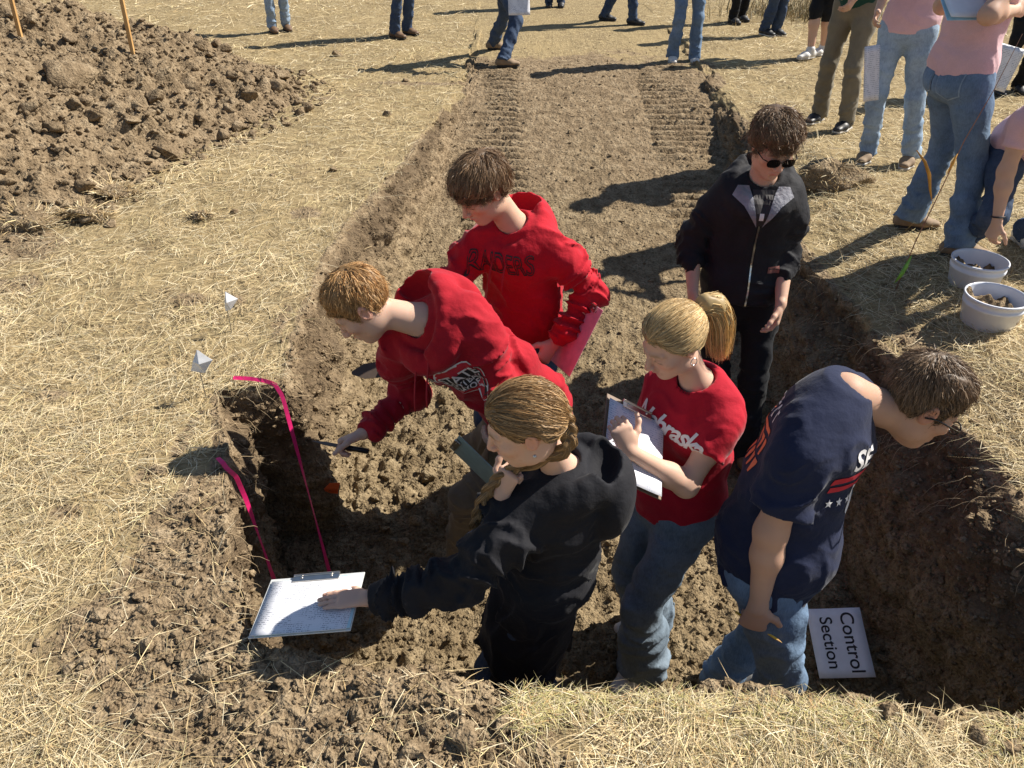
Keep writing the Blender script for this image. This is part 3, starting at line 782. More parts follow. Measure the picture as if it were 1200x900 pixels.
class Person:
    def __init__(s, label, pel, neck, sx, head, face, hup, hx=None, scale=1.0, wR=None, wL=None, eR=(0, 0, -1), eL=(0, 0, -1),
                 aR=None, aL=None, kR=None, kL=None, fR=None, fL=None, shR=(0, 0, 0), shL=(0, 0, 0), group=None, fine=1.0, female=False, bulk=1.0):
        s.s = scale; s.fine = fine; s.female = female; s.bulk = bulk
        s.pel = nv(pel); s.neck = nv(neck); s.up = unit(s.neck - s.pel)
        s.sx = nv(sx); s.sx = unit(s.sx - s.up * (s.sx @ s.up)); s.fw = np.cross(s.up, s.sx)
        s.hx = s.sx if hx is None else unit(nv(hx)); s.hf = np.cross(np.array([0, 0, 1.]), s.hx)
        s.hc = nv(head); s.HR = frame(face, hup)
        sw = .138 if female else .150
        s.SR = s.neck + s.sx * sw * scale - s.up * .065 * scale + nv(shR); s.SL = s.neck - s.sx * sw * scale - s.up * .065 * scale + nv(shL)
        s.HRt = s.pel + s.hx * .088 * scale; s.HL = s.pel - s.hx * .088 * scale
        l1, l2 = .285 * scale, .255 * scale
        s.ER, s.WR = ik(s.SR, wR, l1, l2, eR); s.EL, s.WL = ik(s.SL, wL, l1, l2, eL)
        s.fR = unit(fR if fR is not None else s.hf); s.fL = unit(fL if fL is not None else s.hf)
        s.KR, s.AR = ik(s.HRt, aR, .44 * scale, .42 * scale, kR if kR is not None else s.hf); s.KL, s.AL = ik(s.HL, aL, .44 * scale, .42 * scale, kL if kL is not None else s.hf)
        s.base = np.array([(s.AR[0] + s.AL[0]) / 2, (s.AR[1] + s.AL[1]) / 2, min(s.AR[2], s.AL[2]) - .08 * scale])
        s.root = empty('person', s.base, label, 'person', group)
        s.parts = {}
    def spine(s, t, f=0.0):
        """point on the back line: t 0 pelvis .. 1 neck, bulging backwards a little"""
        return s.pel + (s.neck - s.pel) * t + s.fw * f * s.s - s.fw * .02 * s.s * math.sin(t * math.pi)
    def mesh(s, name, F, h, mat, parent=None, cols=None):
        V, Fc = F.mesh(h); o = mk(name, V, Fc, mat, parent or s.root, cols=cols(V) if cols else None, base=s.base)
        return o, V, Fc
    def body(s, tone, brow, mat, hands, neck_r=.051, arms=True, hcol=None):
        q = s.s; P = []
        C = Field()
        C.loft(s.spine(0), s.spine(.45), s.sx, (.12 * q, .085 * q), (.115 * q, .085 * q)); C.loft(s.spine(.45), s.spine(.85), s.sx, (.115 * q, .085 * q), (.125 * q, .08 * q))
        for a, k_, an in ((s.HRt, s.KR, s.AR), (s.HL, s.KL, s.AL)):
            C.cone(a, k_, .065 * q, .042 * q, .03); C.cone(k_, an, .042 * q, .03 * q, .02)
        C.cone(s.neck - s.up * .05, s.neck - s.up * .01, .05 * q, .045 * q, .03)
        P.append(C.mesh(.014))
        H = Field(); head_prims(H, s.hc, s.HR, q, s.female, s.fine > 1.5)
        nr = neck_r * q * (.86 if s.female else 1)
        H.cone(s.neck + s.fw * .025 * q - s.up * .02 * q, s.hc + s.HR.T @ nv((0, -.028, -.055)) * q, nr * 1.12, nr * .95, .03)
        H.loft(s.neck - s.up * .075 * q, s.neck - s.up * .03 * q + s.fw * .01, s.sx, (.075 * q, .045 * q), (.052 * q, .046 * q), k=.05)
        P.append(H.mesh((.0029 if s.fine < 1.5 else .009)))
        if arms:
            for S, E, W, hd in ((s.SR, s.ER, s.WR, hands[0]), (s.SL, s.EL, s.WL, hands[1])):
                B = Field(); f = .9 if s.female else 1.0; f *= s.bulk
                B.cone(S - s.up * .02 * q, S + (E - S) * .5, .036 * q * f, .045 * q * f, .03); B.cone(S + (E - S) * .5, E, .045 * q * f, .041 * q * f, .03)
                d = unit(W - E); m = E + (W - E) * .3
                B.cone(E, m, .041 * q * f, .040 * q * f, .03); B.cone(m, W, .040 * q * f, .024 * q * f, .03)
                if hd is not None: hand_prims(B, W, hd[0], hd[1], hd[2], hd[3], q * (.92 if s.female else 1.0), *(hd[4:]))
                else: B.cone(W, W + d * .12 * q, .028 * q, .02 * q)
                P.append(B.mesh(.0036 if s.fine < 1.5 else .008))
        V, F = merge(P)
        o = mk('body', V, F, mat, s.root, cols=skin_cols(V, s.hc, s.HR, q, tone, brow), base=s.base)
        return o
    def top(s, name, mat, sleeve='long', hem=-.06, loose=1.0, hood=None, amp=.006, res=.0075, cuff=True, belly=0.0, neckr=.075, slw=1.0, chest=1.0, long_to=1.0, flare=1.0):
        q = s.s; g = loose * s.bulk; F = Field(); fm = .92 if s.female else 1.0
        hemp = s.spine(hem); wr = (amp, 8, 3.7 + 10 * abs(s.hc[0]))
        hipw = .164 if not s.female else .162
        F.loft(hemp, s.spine(.12, belly * .6), s.hx * .6 + s.sx * .4, (hipw * q * g * .98 * flare, .128 * q * g * flare), (hipw * q * g, (.132 + belly) * q * g), k=.05, flat=(1, 0), wr=wr)
        F.loft(s.spine(.12, belly * .6), s.spine(.42, belly * .5), s.sx, (hipw * q * g, (.132 + belly) * q * g), (.150 * fm * q * g, (.110 + belly * .7) * q * g), k=.06, wr=wr)
        F.loft(s.spine(.42, belly * .5), s.spine(.74, .02), s.sx, (.150 * fm * q * g, (.110 + belly * .7) * q * g), (.162 * fm * q * g, .120 * chest * q * g), k=.06, wr=wr)
        F.loft(s.spine(.74, .02), s.spine(.9, .01), s.sx, (.162 * fm * q * g, .120 * chest * q * g), (.140 * fm * q * g, .088 * q * g), k=.05)
        F.loft(s.spine(.88), s.spine(1.0, .012), s.sx, (.120 * fm * q * g, .080 * q * g), (neckr * q, (neckr - .008) * q), k=.05, flat=(0, 1))
        if s.female:
            for e in (-1, 1): F.ell(s.spine(.66, .105) + s.sx * e * .07 * q, (.062 * q, .05 * q, .062 * q), frame(s.fw, s.up), k=.06)
        for S, E, W, sg in ((s.SR, s.ER, s.WR, 1), (s.SL, s.EL, s.WL, -1)):
            a = S - s.sx * sg * .035 * q
            if sleeve == 'long':
                e2 = E + (W - E) * .97 * long_to; w2 = (amp * 1.5, 20, 1.3 + sg)
                F.cone(a, S + (E - S) * .35, .066 * q * slw * g, .063 * q * slw * g, .05, wr=wr)
                F.cone(S + (E - S) * .35, E, .063 * q * slw * g, .056 * q * slw * g, .03, wr=w2)
                m = E + (e2 - E) * .80
                F.loft(E, m, s.up + .01, (.056 * q * slw * g,) * 2, (.049 * q * slw * g,) * 2, k=.03, wr=w2)
                F.loft(m, e2, s.up + .01, (.046 * q * slw,) * 2, (.037 * q * (1 if cuff else 1.25),) * 2, k=.014, flat=(0, 1))
            else:
                e2 = S + (E - S) * (sleeve if not isinstance(sleeve, str) else .62)
                F.cone(a, S + (E - S) * .2, .064 * q * g * fm, .062 * q * g * fm, .05, wr=wr)
                F.loft(S + (E - S) * .12, e2, s.fw, (.060 * q * slw * g * fm,) * 2, (.064 * q * slw * g * fm,) * 2, k=.03, flat=(0, 1), wr=(amp, 9, 5))
        if hood: hood(F)
        # neck opening
        F.cone(s.neck + s.fw * .03 * q - s.up * .035 * q, s.neck + s.fw * .05 * q + s.up * .1 * q, (neckr - .018) * q, (neckr - .008) * q, .008, 's')
        o, V, Fc = s.mesh(name, F, res * (1 if s.fine < 1.5 else 1.7), mat)
        s.parts[name] = (V, Fc, o); return o
    def hood_down(s, size=1.0, open_=0.0, back=1.0):
        def fn(F):
            q = s.s * size; c = s.neck - s.up * .005; n = 18; pts = []
            for i in range(n + 1):
                a = -math.pi * .93 + i * 2 * math.pi * .93 / n            # 0 = back of the neck
                bk = (1 + math.cos(a)) / 2
                p = c + s.sx * math.sin(a) * (.088 + .030 * bk) * q - s.fw * (math.cos(a) * (.090 + .035 * bk * back) - .030) * q + s.up * (-.062 + .115 * bk) * q
                pts.append((p, (.017 + .010 * bk) * q))
            for i in range(n): F.cone(pts[i][0], pts[i + 1][0], pts[i][1], pts[i + 1][1], .012)
            for i in range(n):                                             # cloth that falls from the rim to the shoulders
                a0, a1 = pts[i][0], pts[i + 1][0]
                F.cone(a0 - s.up * .035 * q + unit(a0 - c) * .012 * q, a1 - s.up * .035 * q + unit(a1 - c) * .012 * q, .026 * q, .026 * q, .03)
            F.ell(c - s.fw * .115 * q * back - s.up * .070 * q, (.118 * q, .058 * q, .115 * q), np.array([s.sx, s.fw, s.up]), k=.04)
            F.ell(c - s.fw * (.072 + open_) * q + s.up * (.052) * q, ((.070 + open_) * q, (.038 + .4 * open_) * q, (.046 + .6 * open_) * q), np.array([s.sx, s.fw, s.up]), k=.012, op='s')
        return fn
    def trousers(s, mat, hipw=1.0, thigh=1.0, knee=1.0, hem=1.0, amp=.006, res=.009, long_=1.0, name='trousers', baggy=0.0):
        q = s.s; F = Field(); wr = (amp, 10, 7.1); g = s.bulk
        F.loft(s.spine(.16), s.pel - s.up * .0, s.hx, (.158 * q * hipw * g, .112 * q * hipw * g), (.170 * q * hipw * g, .125 * q * hipw * g), k=.04, flat=(1, 0))
        F.ell(s.pel - np.array([0, 0, .035 * q]) - s.hf * .02 * q, (.165 * q * hipw * g, .125 * q * hipw * g, .10 * q), np.array([s.hx, s.hf, (0, 0, 1)]), k=.05)
        for a, k_, an in ((s.HRt, s.KR, s.AR), (s.HL, s.KL, s.AL)):
            e = k_ + (an - k_) * (1.06 if long_ > .9 else long_)
            md = a + (k_ - a) * .35
            F.loft(a, md, s.hx, (.092 * q * thigh * g, .10 * q * thigh * g), (.083 * q * thigh * g, .09 * q * thigh * g), k=.04)
            F.loft(md, k_, s.hx, (.083 * q * thigh * g, .09 * q * thigh * g), (.063 * q * knee, .067 * q * knee), k=.03, wr=wr)
            md2 = k_ + (e - k_) * .45
            F.loft(k_, md2, s.hx, (.063 * q * knee, .067 * q * knee), ((.058 + baggy) * q * (knee + hem) / 2, (.064 + baggy) * q * (knee + hem) / 2), k=.03, wr=(amp * 1.2, 14, 2.2))
            F.loft(md2, e, s.hx, ((.058 + baggy) * q * (knee + hem) / 2, (.064 + baggy) * q * (knee + hem) / 2), ((.058 + baggy) * q * hem, (.066 + baggy) * q * hem), k=.02, flat=(0, 1), wr=(amp * 1.4, 20, 9.2))
        o, V, Fc = s.mesh(name, F, res * (1 if s.fine < 1.5 else 1.6), mat); s.parts[name] = (V, Fc, o); return o
    def shoes(s, mat, sole, length=1.0, boot=False):
        q = s.s
        for an, f in ((s.AR, s.fR), (s.AL, s.fL)):
            f = unit(f); up = unit(np.array([0, 0, 1.]) - f * f[2]); r = np.cross(f, up); g = an - up * .082 * q
            F = Field()
            F.loft(g - f * .055 * q + up * .045 * q, g + f * .075 * q + up * .042 * q, r, (.036 * q, .042 * q), (.046 * q, .036 * q), k=.02)
            F.loft(g + f * .075 * q + up * .038 * q, g + f * .158 * q * length + up * .03 * q, r, (.046 * q, .034 * q), (.036 * q, .022 * q), k=.03)
            F.cone(an + up * (.10 if boot else .01) * q, g + up * .055 * q - f * .015 * q, .05 * q, .042 * q, .02)
            F.cut(lambda x, y, z, g=g, up=up: -((x - g[0]) * up[0] + (y - g[1]) * up[1] + (z - g[2]) * up[2] - .016 * q))
            o, _, _ = s.mesh('shoe', F, .006 if s.fine < 1.5 else .01, mat)
            S = Field()
            S.loft(g - f * .058 * q + up * .011 * q, g + f * .07 * q + up * .011 * q, r, (.038 * q, .013 * q), (.049 * q, .013 * q), k=.01, pw=3)
            S.loft(g + f * .07 * q + up * .011 * q, g + f * .163 * q * length + up * .012 * q, r, (.049 * q, .013 * q), (.038 * q, .012 * q), k=.01, pw=3)
            s.mesh('sole', S, .006 if s.fine < 1.5 else .01, sole, o)
    # ---- hair
    def hpt(s, p): return s.hc + (np.atleast_2d(nv(p)) @ s.HR) * s.s
    def hair(s, kind, mat, col, n=2600, thick=(.010, .010, .020), seed=1, fringe=0.0, line=None, wid=.0011, length=.06, tie=None, curl=0.0, lift=.006, taper=.05):
        q = s.s; R = s.HR; F = Field()
        def P(x, y, z): return s.hpt((x, y, z))[0]
        line = line or ([-.13, -.10, -.06, -.036, -.028, .006, .014, .024, .04, .066, .10], [-.066, -.070, -.064, -.045, .024, .028, .002, .004, .034, .068, .082])
        c = s.hc; sk = nv((.0755, .0975, .0885)); tp_ = taper
        def cap(x, y, z):
            px, py, pz = x - c[0], y - c[1], z - c[2]
            lx = (px * R[0, 0] + py * R[0, 1] + pz * R[0, 2]) / q; ly = (px * R[1, 0] + py * R[1, 1] + pz * R[1, 2]) / q; lz = (px * R[2, 0] + py * R[2, 1] + pz * R[2, 2]) / q
            b_ = ly + .012; e_ = lz - .035
            g = np.sqrt((lx / sk[0]) ** 2 + (b_ / sk[1]) ** 2 + (e_ / sk[2]) ** 2); g2 = np.sqrt((lx / sk[0] ** 2) ** 2 + (b_ / sk[1] ** 2) ** 2 + (e_ / sk[2] ** 2) ** 2) + 1e-9
            d = g * (g - 1) / g2
            rag = .006 * vnoise(lx * 160 + seed, ly * 160, lz * 30) + .006 * vnoise(lx * 60 + seed, ly * 60, lz * 15)
            hl = np.interp(ly, line[0], line[1]); ab = lz - hl + rag
            t = np.clip(ab / tp_, 0, 1); t = t * t * (3 - 2 * t); tw = np.clip((e_ + .01) / .075, 0, 1); bw = np.clip(-b_ / .08, 0, 1)
            T = (thick[0] + (thick[1] - thick[0]) * bw) * (1 - tw) + thick[2] * tw
            d = d - .0015 - T * t
            if fringe: d = d - fringe * np.exp(-((b_ - .062) / .035) ** 2 - ((e_ - .062) / .035) ** 2 - (lx / .06) ** 4)
            return np.maximum(d * q, -ab * .6 * q)
        ext = .15 * q; F._add(cap, c - ext, c + ext, .004, 'u')
        def dsp(x, y, z):
            px, py, pz = x - c[0], y - c[1], z - c[2]
            l = [(px * R[i, 0] + py * R[i, 1] + pz * R[i, 2]) / q for i in range(3)]
            if tie is None and not curl: return .006 * vnoise(l[0] * 55 + seed, l[1] * 16, l[2] * 16) + .004 * vnoise(l[0] * 120, l[1] * 40 + seed, l[2] * 40)
            if curl: return .008 * (1 - 2 * np.abs(vnoise(l[0] * 20 + seed, l[1] * 20, l[2] * 20))) + .004 * vnoise(l[0] * 90, l[1] * 90, l[2] * 90)
            a = np.arctan2(l[0] - tie[0], l[2] - tie[2]); return .0035 * vnoise(a * 11 + seed, l[1] * 5, l[2] * 3)
        F.disp = dsp
        V, Fc = F.mesh(.0042)
        cl = self_cols(V, col, 60, seed)
        o = mk('hair', V, Fc, mat, s.root, cols=cl * .62, base=s.base)  # cap colour darkened: shade between the strands is painted in for depth
        # strands over it
        r = np.random.default_rng(seed); idx = r.integers(0, len(V), n); p = V[idx] + r.normal(size=(n, 3)) * .002
        g0 = F.grad(p)
        crown = P(r.uniform(-.01, .01), -.055, .125)
        steps = 5; fly = np.where(r.random(n) < .06, 3.5, 1.0); L = length * q * r.uniform(.5, 1.25, n) / steps
        pts = [p - g0 * .003]
        for k in range(steps):
            g = F.grad(p)
            if tie is not None:
                v = P(*tie) - p; dist = np.linalg.norm(v, axis=1)[:, None]; v = v / (dist + 1e-6)
            else:
                v = p - crown; v /= np.linalg.norm(v, axis=1)[:, None]
                v = v + R[1] * .35 - R[2] * .25
            v = v - g * (v * g).sum(1)[:, None]; v /= np.linalg.norm(v, axis=1)[:, None] + 1e-9
            if curl:
                ph = r.uniform(0, 6.28, n)[:, None] if k == 0 else ph + 1.5
                v = v + curl * (np.cos(ph) * g + np.sin(ph) * np.cross(g, v))
            else: v = v + r.normal(size=v.shape) * (.25 if tie is None else .08)
            p = p + v * L[:, None]
            d = F.pts(p); lim = lift * q * (k + 1) / steps * r.uniform(.3, 1.4, n) * .6 * fly + .001
            p = p - g * (d - lim)[:, None] * (.75 if d is not None else 1)
            pts.append(p.copy())
        strands(np.stack(pts, 1), wid, col, mat, o, s.base, r)
        s.hairF = F
        return o

def self_cols(V, col, f, seed):
    n = fbm(V[:, 0] * f + seed, V[:, 1] * f, V[:, 2] * f, 2)
    return nv(col)[None] * (1 + .35 * n)[:, None]

def strands(P, wid, col, mat, parent, base, r, name='strands'):
    n, m, _ = P.shape
    t = np.gradient(P, axis=1); v = P - np.array([0, 0, CAM_H]) * 0 - np.array([0, 0.0, 0])
    sdv = np.cross(t, r.normal(size=(n, 1, 3))); sdv /= np.linalg.norm(sdv, axis=2)[..., None] + 1e-9
    w = wid * np.linspace(1, .25, m)[None, :, None] * r.uniform(.7, 1.3, (n, 1, 1))
    V = np.stack([P - sdv * w, P + sdv * w], 2).reshape(-1, 3)
    i = (np.arange(n)[:, None] * m + np.arange(m - 1)[None]).ravel() * 2
    F = np.stack([i, i + 1, i + 3, i + 2], 1)
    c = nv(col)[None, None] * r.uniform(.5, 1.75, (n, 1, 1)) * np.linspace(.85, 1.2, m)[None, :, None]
    c = np.repeat(c, 2, 1).reshape(-1, 3)
    o = mk(name, V, F, mat, parent, cols=np.clip(c, 0, 1), base=base); o['kind'] = 'stuff'
    return o

def vcol_mat(name, rough=.5, sss=0.0, spec=.4, bump=None):
    t = NT(name); a = t.attr()
    nr = t.bump(t.noise(bump[0], 3), bump[1], bump[2]) if bump else None
    m = t.out(a.outputs[0], rough, nr); t.b.inputs['Specular IOR Level'].default_value = spec
    if sss:
        t.b.inputs['Subsurface Weight'].default_value = sss; t.b.inputs['Subsurface Radius'].default_value = (1.0, .35, .18); t.b.inputs['Subsurface Scale'].default_value = .006
    return m
M_SKIN = vcol_mat('skin', .55, .2, .22, (420, .12, .0012))
M_HAIR = vcol_mat('hair', .5, 0, .3)

def decal(text, person, part, c, n, up, size, mat, name='print', parent=None, shear=0.0, outline=0.0, off=.0025, align='CENTER', bold=0.0, spacing=1.0, sxx=1.0):
    cu = bpy.data.curves.new(name, 'FONT'); cu.body = text; cu.size = size; cu.align_x = align; cu.align_y = 'CENTER'; cu.shear = shear; cu.resolution_u = 3
    cu.space_character = spacing
    if outline: cu.fill_mode = 'NONE'; cu.bevel_depth = outline; cu.bevel_resolution = 0
    elif bold: cu.offset = bold
    ob = bpy.data.objects.new(name, cu); COL.objects.link(ob)
    dg = bpy.context.evaluated_depsgraph_get(); me = bpy.data.meshes.new_from_object(ob.evaluated_get(dg)); bpy.data.objects.remove(ob)
    bm = bmesh.new(); bm.from_mesh(me); bpy.data.meshes.remove(me)
    bmesh.ops.triangulate(bm, faces=bm.faces[:])
    for _ in range(2 if outline else 3):
        es = [e for e in bm.edges if e.calc_length() > .012]
        if not es: break
        bmesh.ops.subdivide_edges(bm, edges=es, cuts=1); bmesh.ops.triangulate(bm, faces=bm.faces[:])
    bm.verts.index_update()
    P = np.array([v.co for v in bm.verts]); T = np.array([[v.index for v in f.verts] for f in bm.faces]); bm.free()
    P[:, 0] *= sxx
    return project(P, T, person, part, c, n, up, mat, name, parent, off)

def project(P, T, person, part, c, n, up, mat, name='print', parent=None, off=.0025):
    """lay a flat print on the cloth it is printed on"""
    V, F, o = person.parts[part]
    if not hasattr(person, 'bvh'): person.bvh = {}
    if part not in person.bvh: person.bvh[part] = BVHTree.FromPolygons([tuple(v) for v in V.tolist()], [tuple(f) for f in F.tolist()])
    B = person.bvh[part]
    n = unit(n); up = nv(up); up = unit(up - n * (up @ n)); rt = np.cross(up, n); c = nv(c)
    out = []
    for p in P:
        w = c + rt * p[0] + up * p[1]
        h = B.ray_cast(Vector(w + n * .25), Vector(-n), .6)
        if h[0] is None: h = B.find_nearest(Vector(w))
        out.append(np.array(h[0]) + n * (off + max(p[2], 0) * .3))
    return mk(name, np.array(out), T, mat, parent or o, smooth=False, base=person.base)

def disc(rx, ry, n=40, rings=5, pw=2.0):
    V = [(0, 0, 0)]; T = []
    for k in range(1, rings + 1):
        for i in range(n):
            a = i * 2 * math.pi / n; cx, cy = math.cos(a), math.sin(a)
            e = (abs(cx) ** pw + abs(cy) ** pw) ** (-1 / pw)
            V.append((rx * k / rings * cx * e, ry * k / rings * cy * e, 0))
    for i in range(n): T.append((0, 1 + i, 1 + (i + 1) % n))
    for k in range(rings - 1):
        for i in range(n):
            a = 1 + k * n + i; b = 1 + k * n + (i + 1) % n; T += [(a, a + n, b + n), (a, b + n, b)]
    return np.array(V, float), np.array(T)

# ------------------------------------------------------------------ cloth and shoe materials
M_RED = fabric('red_fleece', (.50, .012, .026), .82)
M_RED2 = fabric('crimson_fleece', (.40, .010, .022), .8)
M_REDTEE = fabric('red_cotton', (.46, .010, .028), .85, fold=.35)
M_BLACK = fabric('black_fleece', (.016, .016, .020), .8, rough=.8, sheen=.06)
M_JACKET = fabric('black_canvas', (.018, .018, .022), .75, rough=.75, sheen=.05)
M_NAVY = fabric('navy_cotton', (.018, .024, .058), .8, fold=.4, sheen=.08)
M_KHAKI = fabric('olive_khaki', (.20, .165, .115), .8)
M_KHAKI2 = fabric('grey_khaki', (.22, .19, .135), .8)
M_GREEN = fabric('dark_green_knit', (.02, .07, .05), .8)
M_PINK = fabric('pale_pink_cotton', (.74, .47, .50), .9, fold=.4)
M_GREY = fabric('grey_knit', (.22, .23, .25), .8)
M_WHITE = fabric('white_cotton', (.75, .74, .72), .9, fold=.3)
M_FLEECE = fabric('grey_sherpa', (.34, .34, .38), .6, fold=.9)
M_BPANT = fabric('black_trousers', (.012, .013, .016), .8, sheen=.05)
M_JEAN = denim('blue_denim', (.065, .105, .17), (.15, .215, .31))
M_JEANL = denim('light_denim', (.14, .20, .29), (.30, .38, .47))
M_JEANG = denim('grey_blue_denim', (.085, .115, .15), (.17, .215, .26))
M_JEAND = denim('dark_denim', (.02, .032, .065), (.05, .075, .125))
M_SHOEB = plain('black_shoe', (.02, .02, .022), .5)
M_SHOEW = plain('white_shoe', (.62, .60, .57), .6)
M_SHOEN = plain('brown_leather', (.13, .075, .04), .55)
M_SHOET = plain('tan_suede', (.24, .165, .10), .8)
M_SOLE = plain('pale_sole', (.5, .47, .42), .8)
M_SOLED = plain('dark_sole', (.03, .026, .022), .8)
M_METAL = plain('steel', (.6, .6, .6), .3, 1.0)
M_LENS = plain('black_plastic', (.008, .008, .009), .12)
M_CORD = plain('red_cord', (.36, .008, .018), .8)
M_INKW = plain('white_ink', (.72, .70, .70), .7, var=.06)
M_INKK = plain('black_ink', (.02, .016, .018), .7)
M_INKR = plain('red_ink', (.50, .02, .04), .7)
M_INKO = plain('orange_ink', (.72, .16, .07), .7)
M_INKB = plain('pale_blue_ink', (.38, .50, .66), .7)
M_PATCH = plain('brown_leather_patch', (.20, .07, .055), .7)
LIGHT = (.56, .35, .25); TAN = (.50, .30, .21); FAIR = (.60, .385, .285)

def rect(w, h, nx=8, ny=4):
    xs = np.linspace(-w / 2, w / 2, nx + 1); ys = np.linspace(-h / 2, h / 2, ny + 1)
    V = np.array([(x, y, 0) for y in ys for x in xs]); T = []
    for j in range(ny):
        for i in range(nx):
            a = j * (nx + 1) + i; T += [(a, a + 1, a + nx + 2), (a, a + nx + 2, a + nx + 1)]
    return V, np.array(T)

def poly(pts, div=3):
    bm = bmesh.new(); vs = [bm.verts.new((p[0], p[1], 0)) for p in pts]; bm.faces.new(vs)
    bmesh.ops.triangulate(bm, faces=bm.faces[:])
    for _ in range(div):
        es = [e for e in bm.edges if e.calc_length() > .015]
        if es: bmesh.ops.subdivide_edges(bm, edges=es, cuts=1); bmesh.ops.triangulate(bm, faces=bm.faces[:])
    bm.verts.index_update(); P = np.array([v.co for v in bm.verts]); T = np.array([[v.index for v in f.verts] for f in bm.faces]); bm.free()
    return P, T

def cords(p, mat, length=.2, sep=.05, sway=(0, 0, 0)):
    q = p.s; m = MB()
    for e in (-1, 1):
        a = p.neck + p.fw * .115 * q + p.sx * e * sep * q - p.up * .06 * q
        dn = unit(nv((0, 0, -1)) + p.fw * .15 + nv(sway)); pts = [a + dn * length * t + p.fw * .05 * math.sin(t * 2) * q for t in np.linspace(0, 1, 7)]
        m.tube(pts, .0035, 6)
    m.build('drawstring', mat, p.root, True, p.base)

# ------------------------------------------------------------------ the student who digs at the wall
def digger():
    p = Person('person in crimson hoodie bending over to dig at the left pit wall', A(628, 486, 2.52), A(494, 366, 2.42), (-.88, .32, -.28),
               A(424, 360, 2.37), (-.70, -.22, -.68), (-.62, -.08, .78), hx=(-.3, .95, 0), scale=1.05,
               wR=A(425, 508, 2.36), wL=A(606, 548, 2.24), eR=(.1, .2, -1), eL=(1, -.1, -.5),
               aL=(-.20, 2.46, -.825), aR=(.12, 2.80, -.76), kL=(-1, -.3, .2), kR=(-1, .2, .1), fL=(-.95, -.3, 0), fR=(-.9, .1, .02), shR=(-.05, -.02, -.02), shL=(.03, 0, 0))
    p.body(FAIR, (.30, .17, .08), M_SKIN, ((A(385, 522, 2.35) - A(425, 508, 2.36), (.15, -.55, -.8), (0, -.8, .5), (50, 60, 40), (20, 30)),
                                           (A(560, 535, 2.28) - A(600, 548, 2.24), (0, .75, .4), (0, -.3, .9), (25, 30, 20), (15, 15))))
    p.top('hoodie', M_RED2, 'long', hem=-.02, loose=1.06, hood=p.hood_down(1.12, .0), amp=.0105, res=.0068)
    p.trousers(M_KHAKI, amp=.008, hem=1.15, baggy=.008)
    p.shoes(M_SHOEB, M_SOLE)
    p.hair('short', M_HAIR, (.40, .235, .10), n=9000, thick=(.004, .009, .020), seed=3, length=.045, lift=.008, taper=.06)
    cords(p, M_CORD, .2, .03)
    # chest print: framed badge with three lines of lettering, round crest beside it
    n = unit(p.fw); up = p.up; c = p.spine(.64, .13) - p.sx * .03
    rt = np.cross(unit(up - n * (up @ n)), n)
    V, T = disc(.100, .088, pw=3.2); project(V, T, p, 'hoodie', c, n, up, M_INKW, 'print_border', off=.0022)
    V, T = disc(.095, .083, pw=3.2); project(V, T, p, 'hoodie', c, n, up, M_INKR, 'print_ground', off=.0034)
    V, T = rect(.172, .096, 14, 8); project(V, T, p, 'hoodie', c - up * .012, n, up, M_INKK, 'print_panel', off=.0046)
    decal('STATE', p, 'hoodie', c + up * .022, n, up, .062, M_INKW, 'lettering', off=.006, bold=.0012)
    decal('FOOTBALL', p, 'hoodie', c - up * .017, n, up, .034, M_INKW, 'lettering', off=.006, bold=.0006)
    decal('PLAYOFFS', p, 'hoodie', c - up * .046, n, up, .034, M_INKW, 'lettering', off=.006, bold=.0006)
    V, T = disc(.026, .030); cc = c + p.sx * .125 + up * .05; project(V, T, p, 'hoodie', cc, n, up, M_INKW, 'crest', off=.0025)
    V, T = poly([(-.02, .004), (-.006, .02), (.012, .022), (.02, .012), (.004, .006), (.006, -.006), (.014, -.012), (.002, -.018), (-.006, -.008), (-.014, -.006)]); project(V, T, p, 'hoodie', cc, n, up, M_INKK, 'crest_mark', off=.004)
    return p
DIG = digger()

# ------------------------------------------------------------------ the student in the lettered red hoodie
def raider():
    p = Person('person in bright red lettered hoodie looking down behind the digging student', (.05, 2.95, .10), A(606, 258, 2.90), (-.86, .5, -.10),
               A(566, 224, 2.80), (-.70, -.52, -.50), (-.38, -.28, .88), scale=1.0,
               wR=A(480, 428, 2.62), wL=A(650, 402, 2.72), eR=(-.3, .2, -1), eL=(1, .1, -.6),
               aR=(-.12, 2.9, -.74), aL=(.14, 3.0, -.72), fR=(-.7, -.7, 0), fL=(-.3, -.95, 0), shR=(-.03, -.06, -.01))
    p.body(LIGHT, (.12, .07, .04), M_SKIN, ((A(455, 432, 2.58) - A(480, 428, 2.62), (0, -.3, -.9), (0, -.9, .3), (55, 60, 40), (25, 25)),
                                            ((-.5, -.35, -.6), (-.6, .6, -.2), (.3, -.5, .6), (30, 40, 25), (20, 20))))
    p.top('hoodie', M_RED, 'long', hem=-.04, loose=1.05, hood=p.hood_down(1.0), amp=.0095, res=.0068)
    p.trousers(M_JEAND); p.shoes(M_SHOEB, M_SOLE)
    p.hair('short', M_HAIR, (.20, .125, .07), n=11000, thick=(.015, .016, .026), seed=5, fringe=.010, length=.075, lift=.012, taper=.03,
           line=([-.13, -.10, -.05, -.03, .008, .03, .066, .10], [-.060, -.064, -.05, .015, .012, .022, .040, .046]))
    cords(p, M_CORD, .16, .03)
    n = unit(p.fw * 1.0); c = p.spine(.765, .14) + p.sx * .0
    decal('RAIDERS', p, 'hoodie', c, n, p.up, .130, M_INKK, 'lettering', sxx=.53, outline=.0028, off=.0026, spacing=.98)
    return p
RAID = raider()

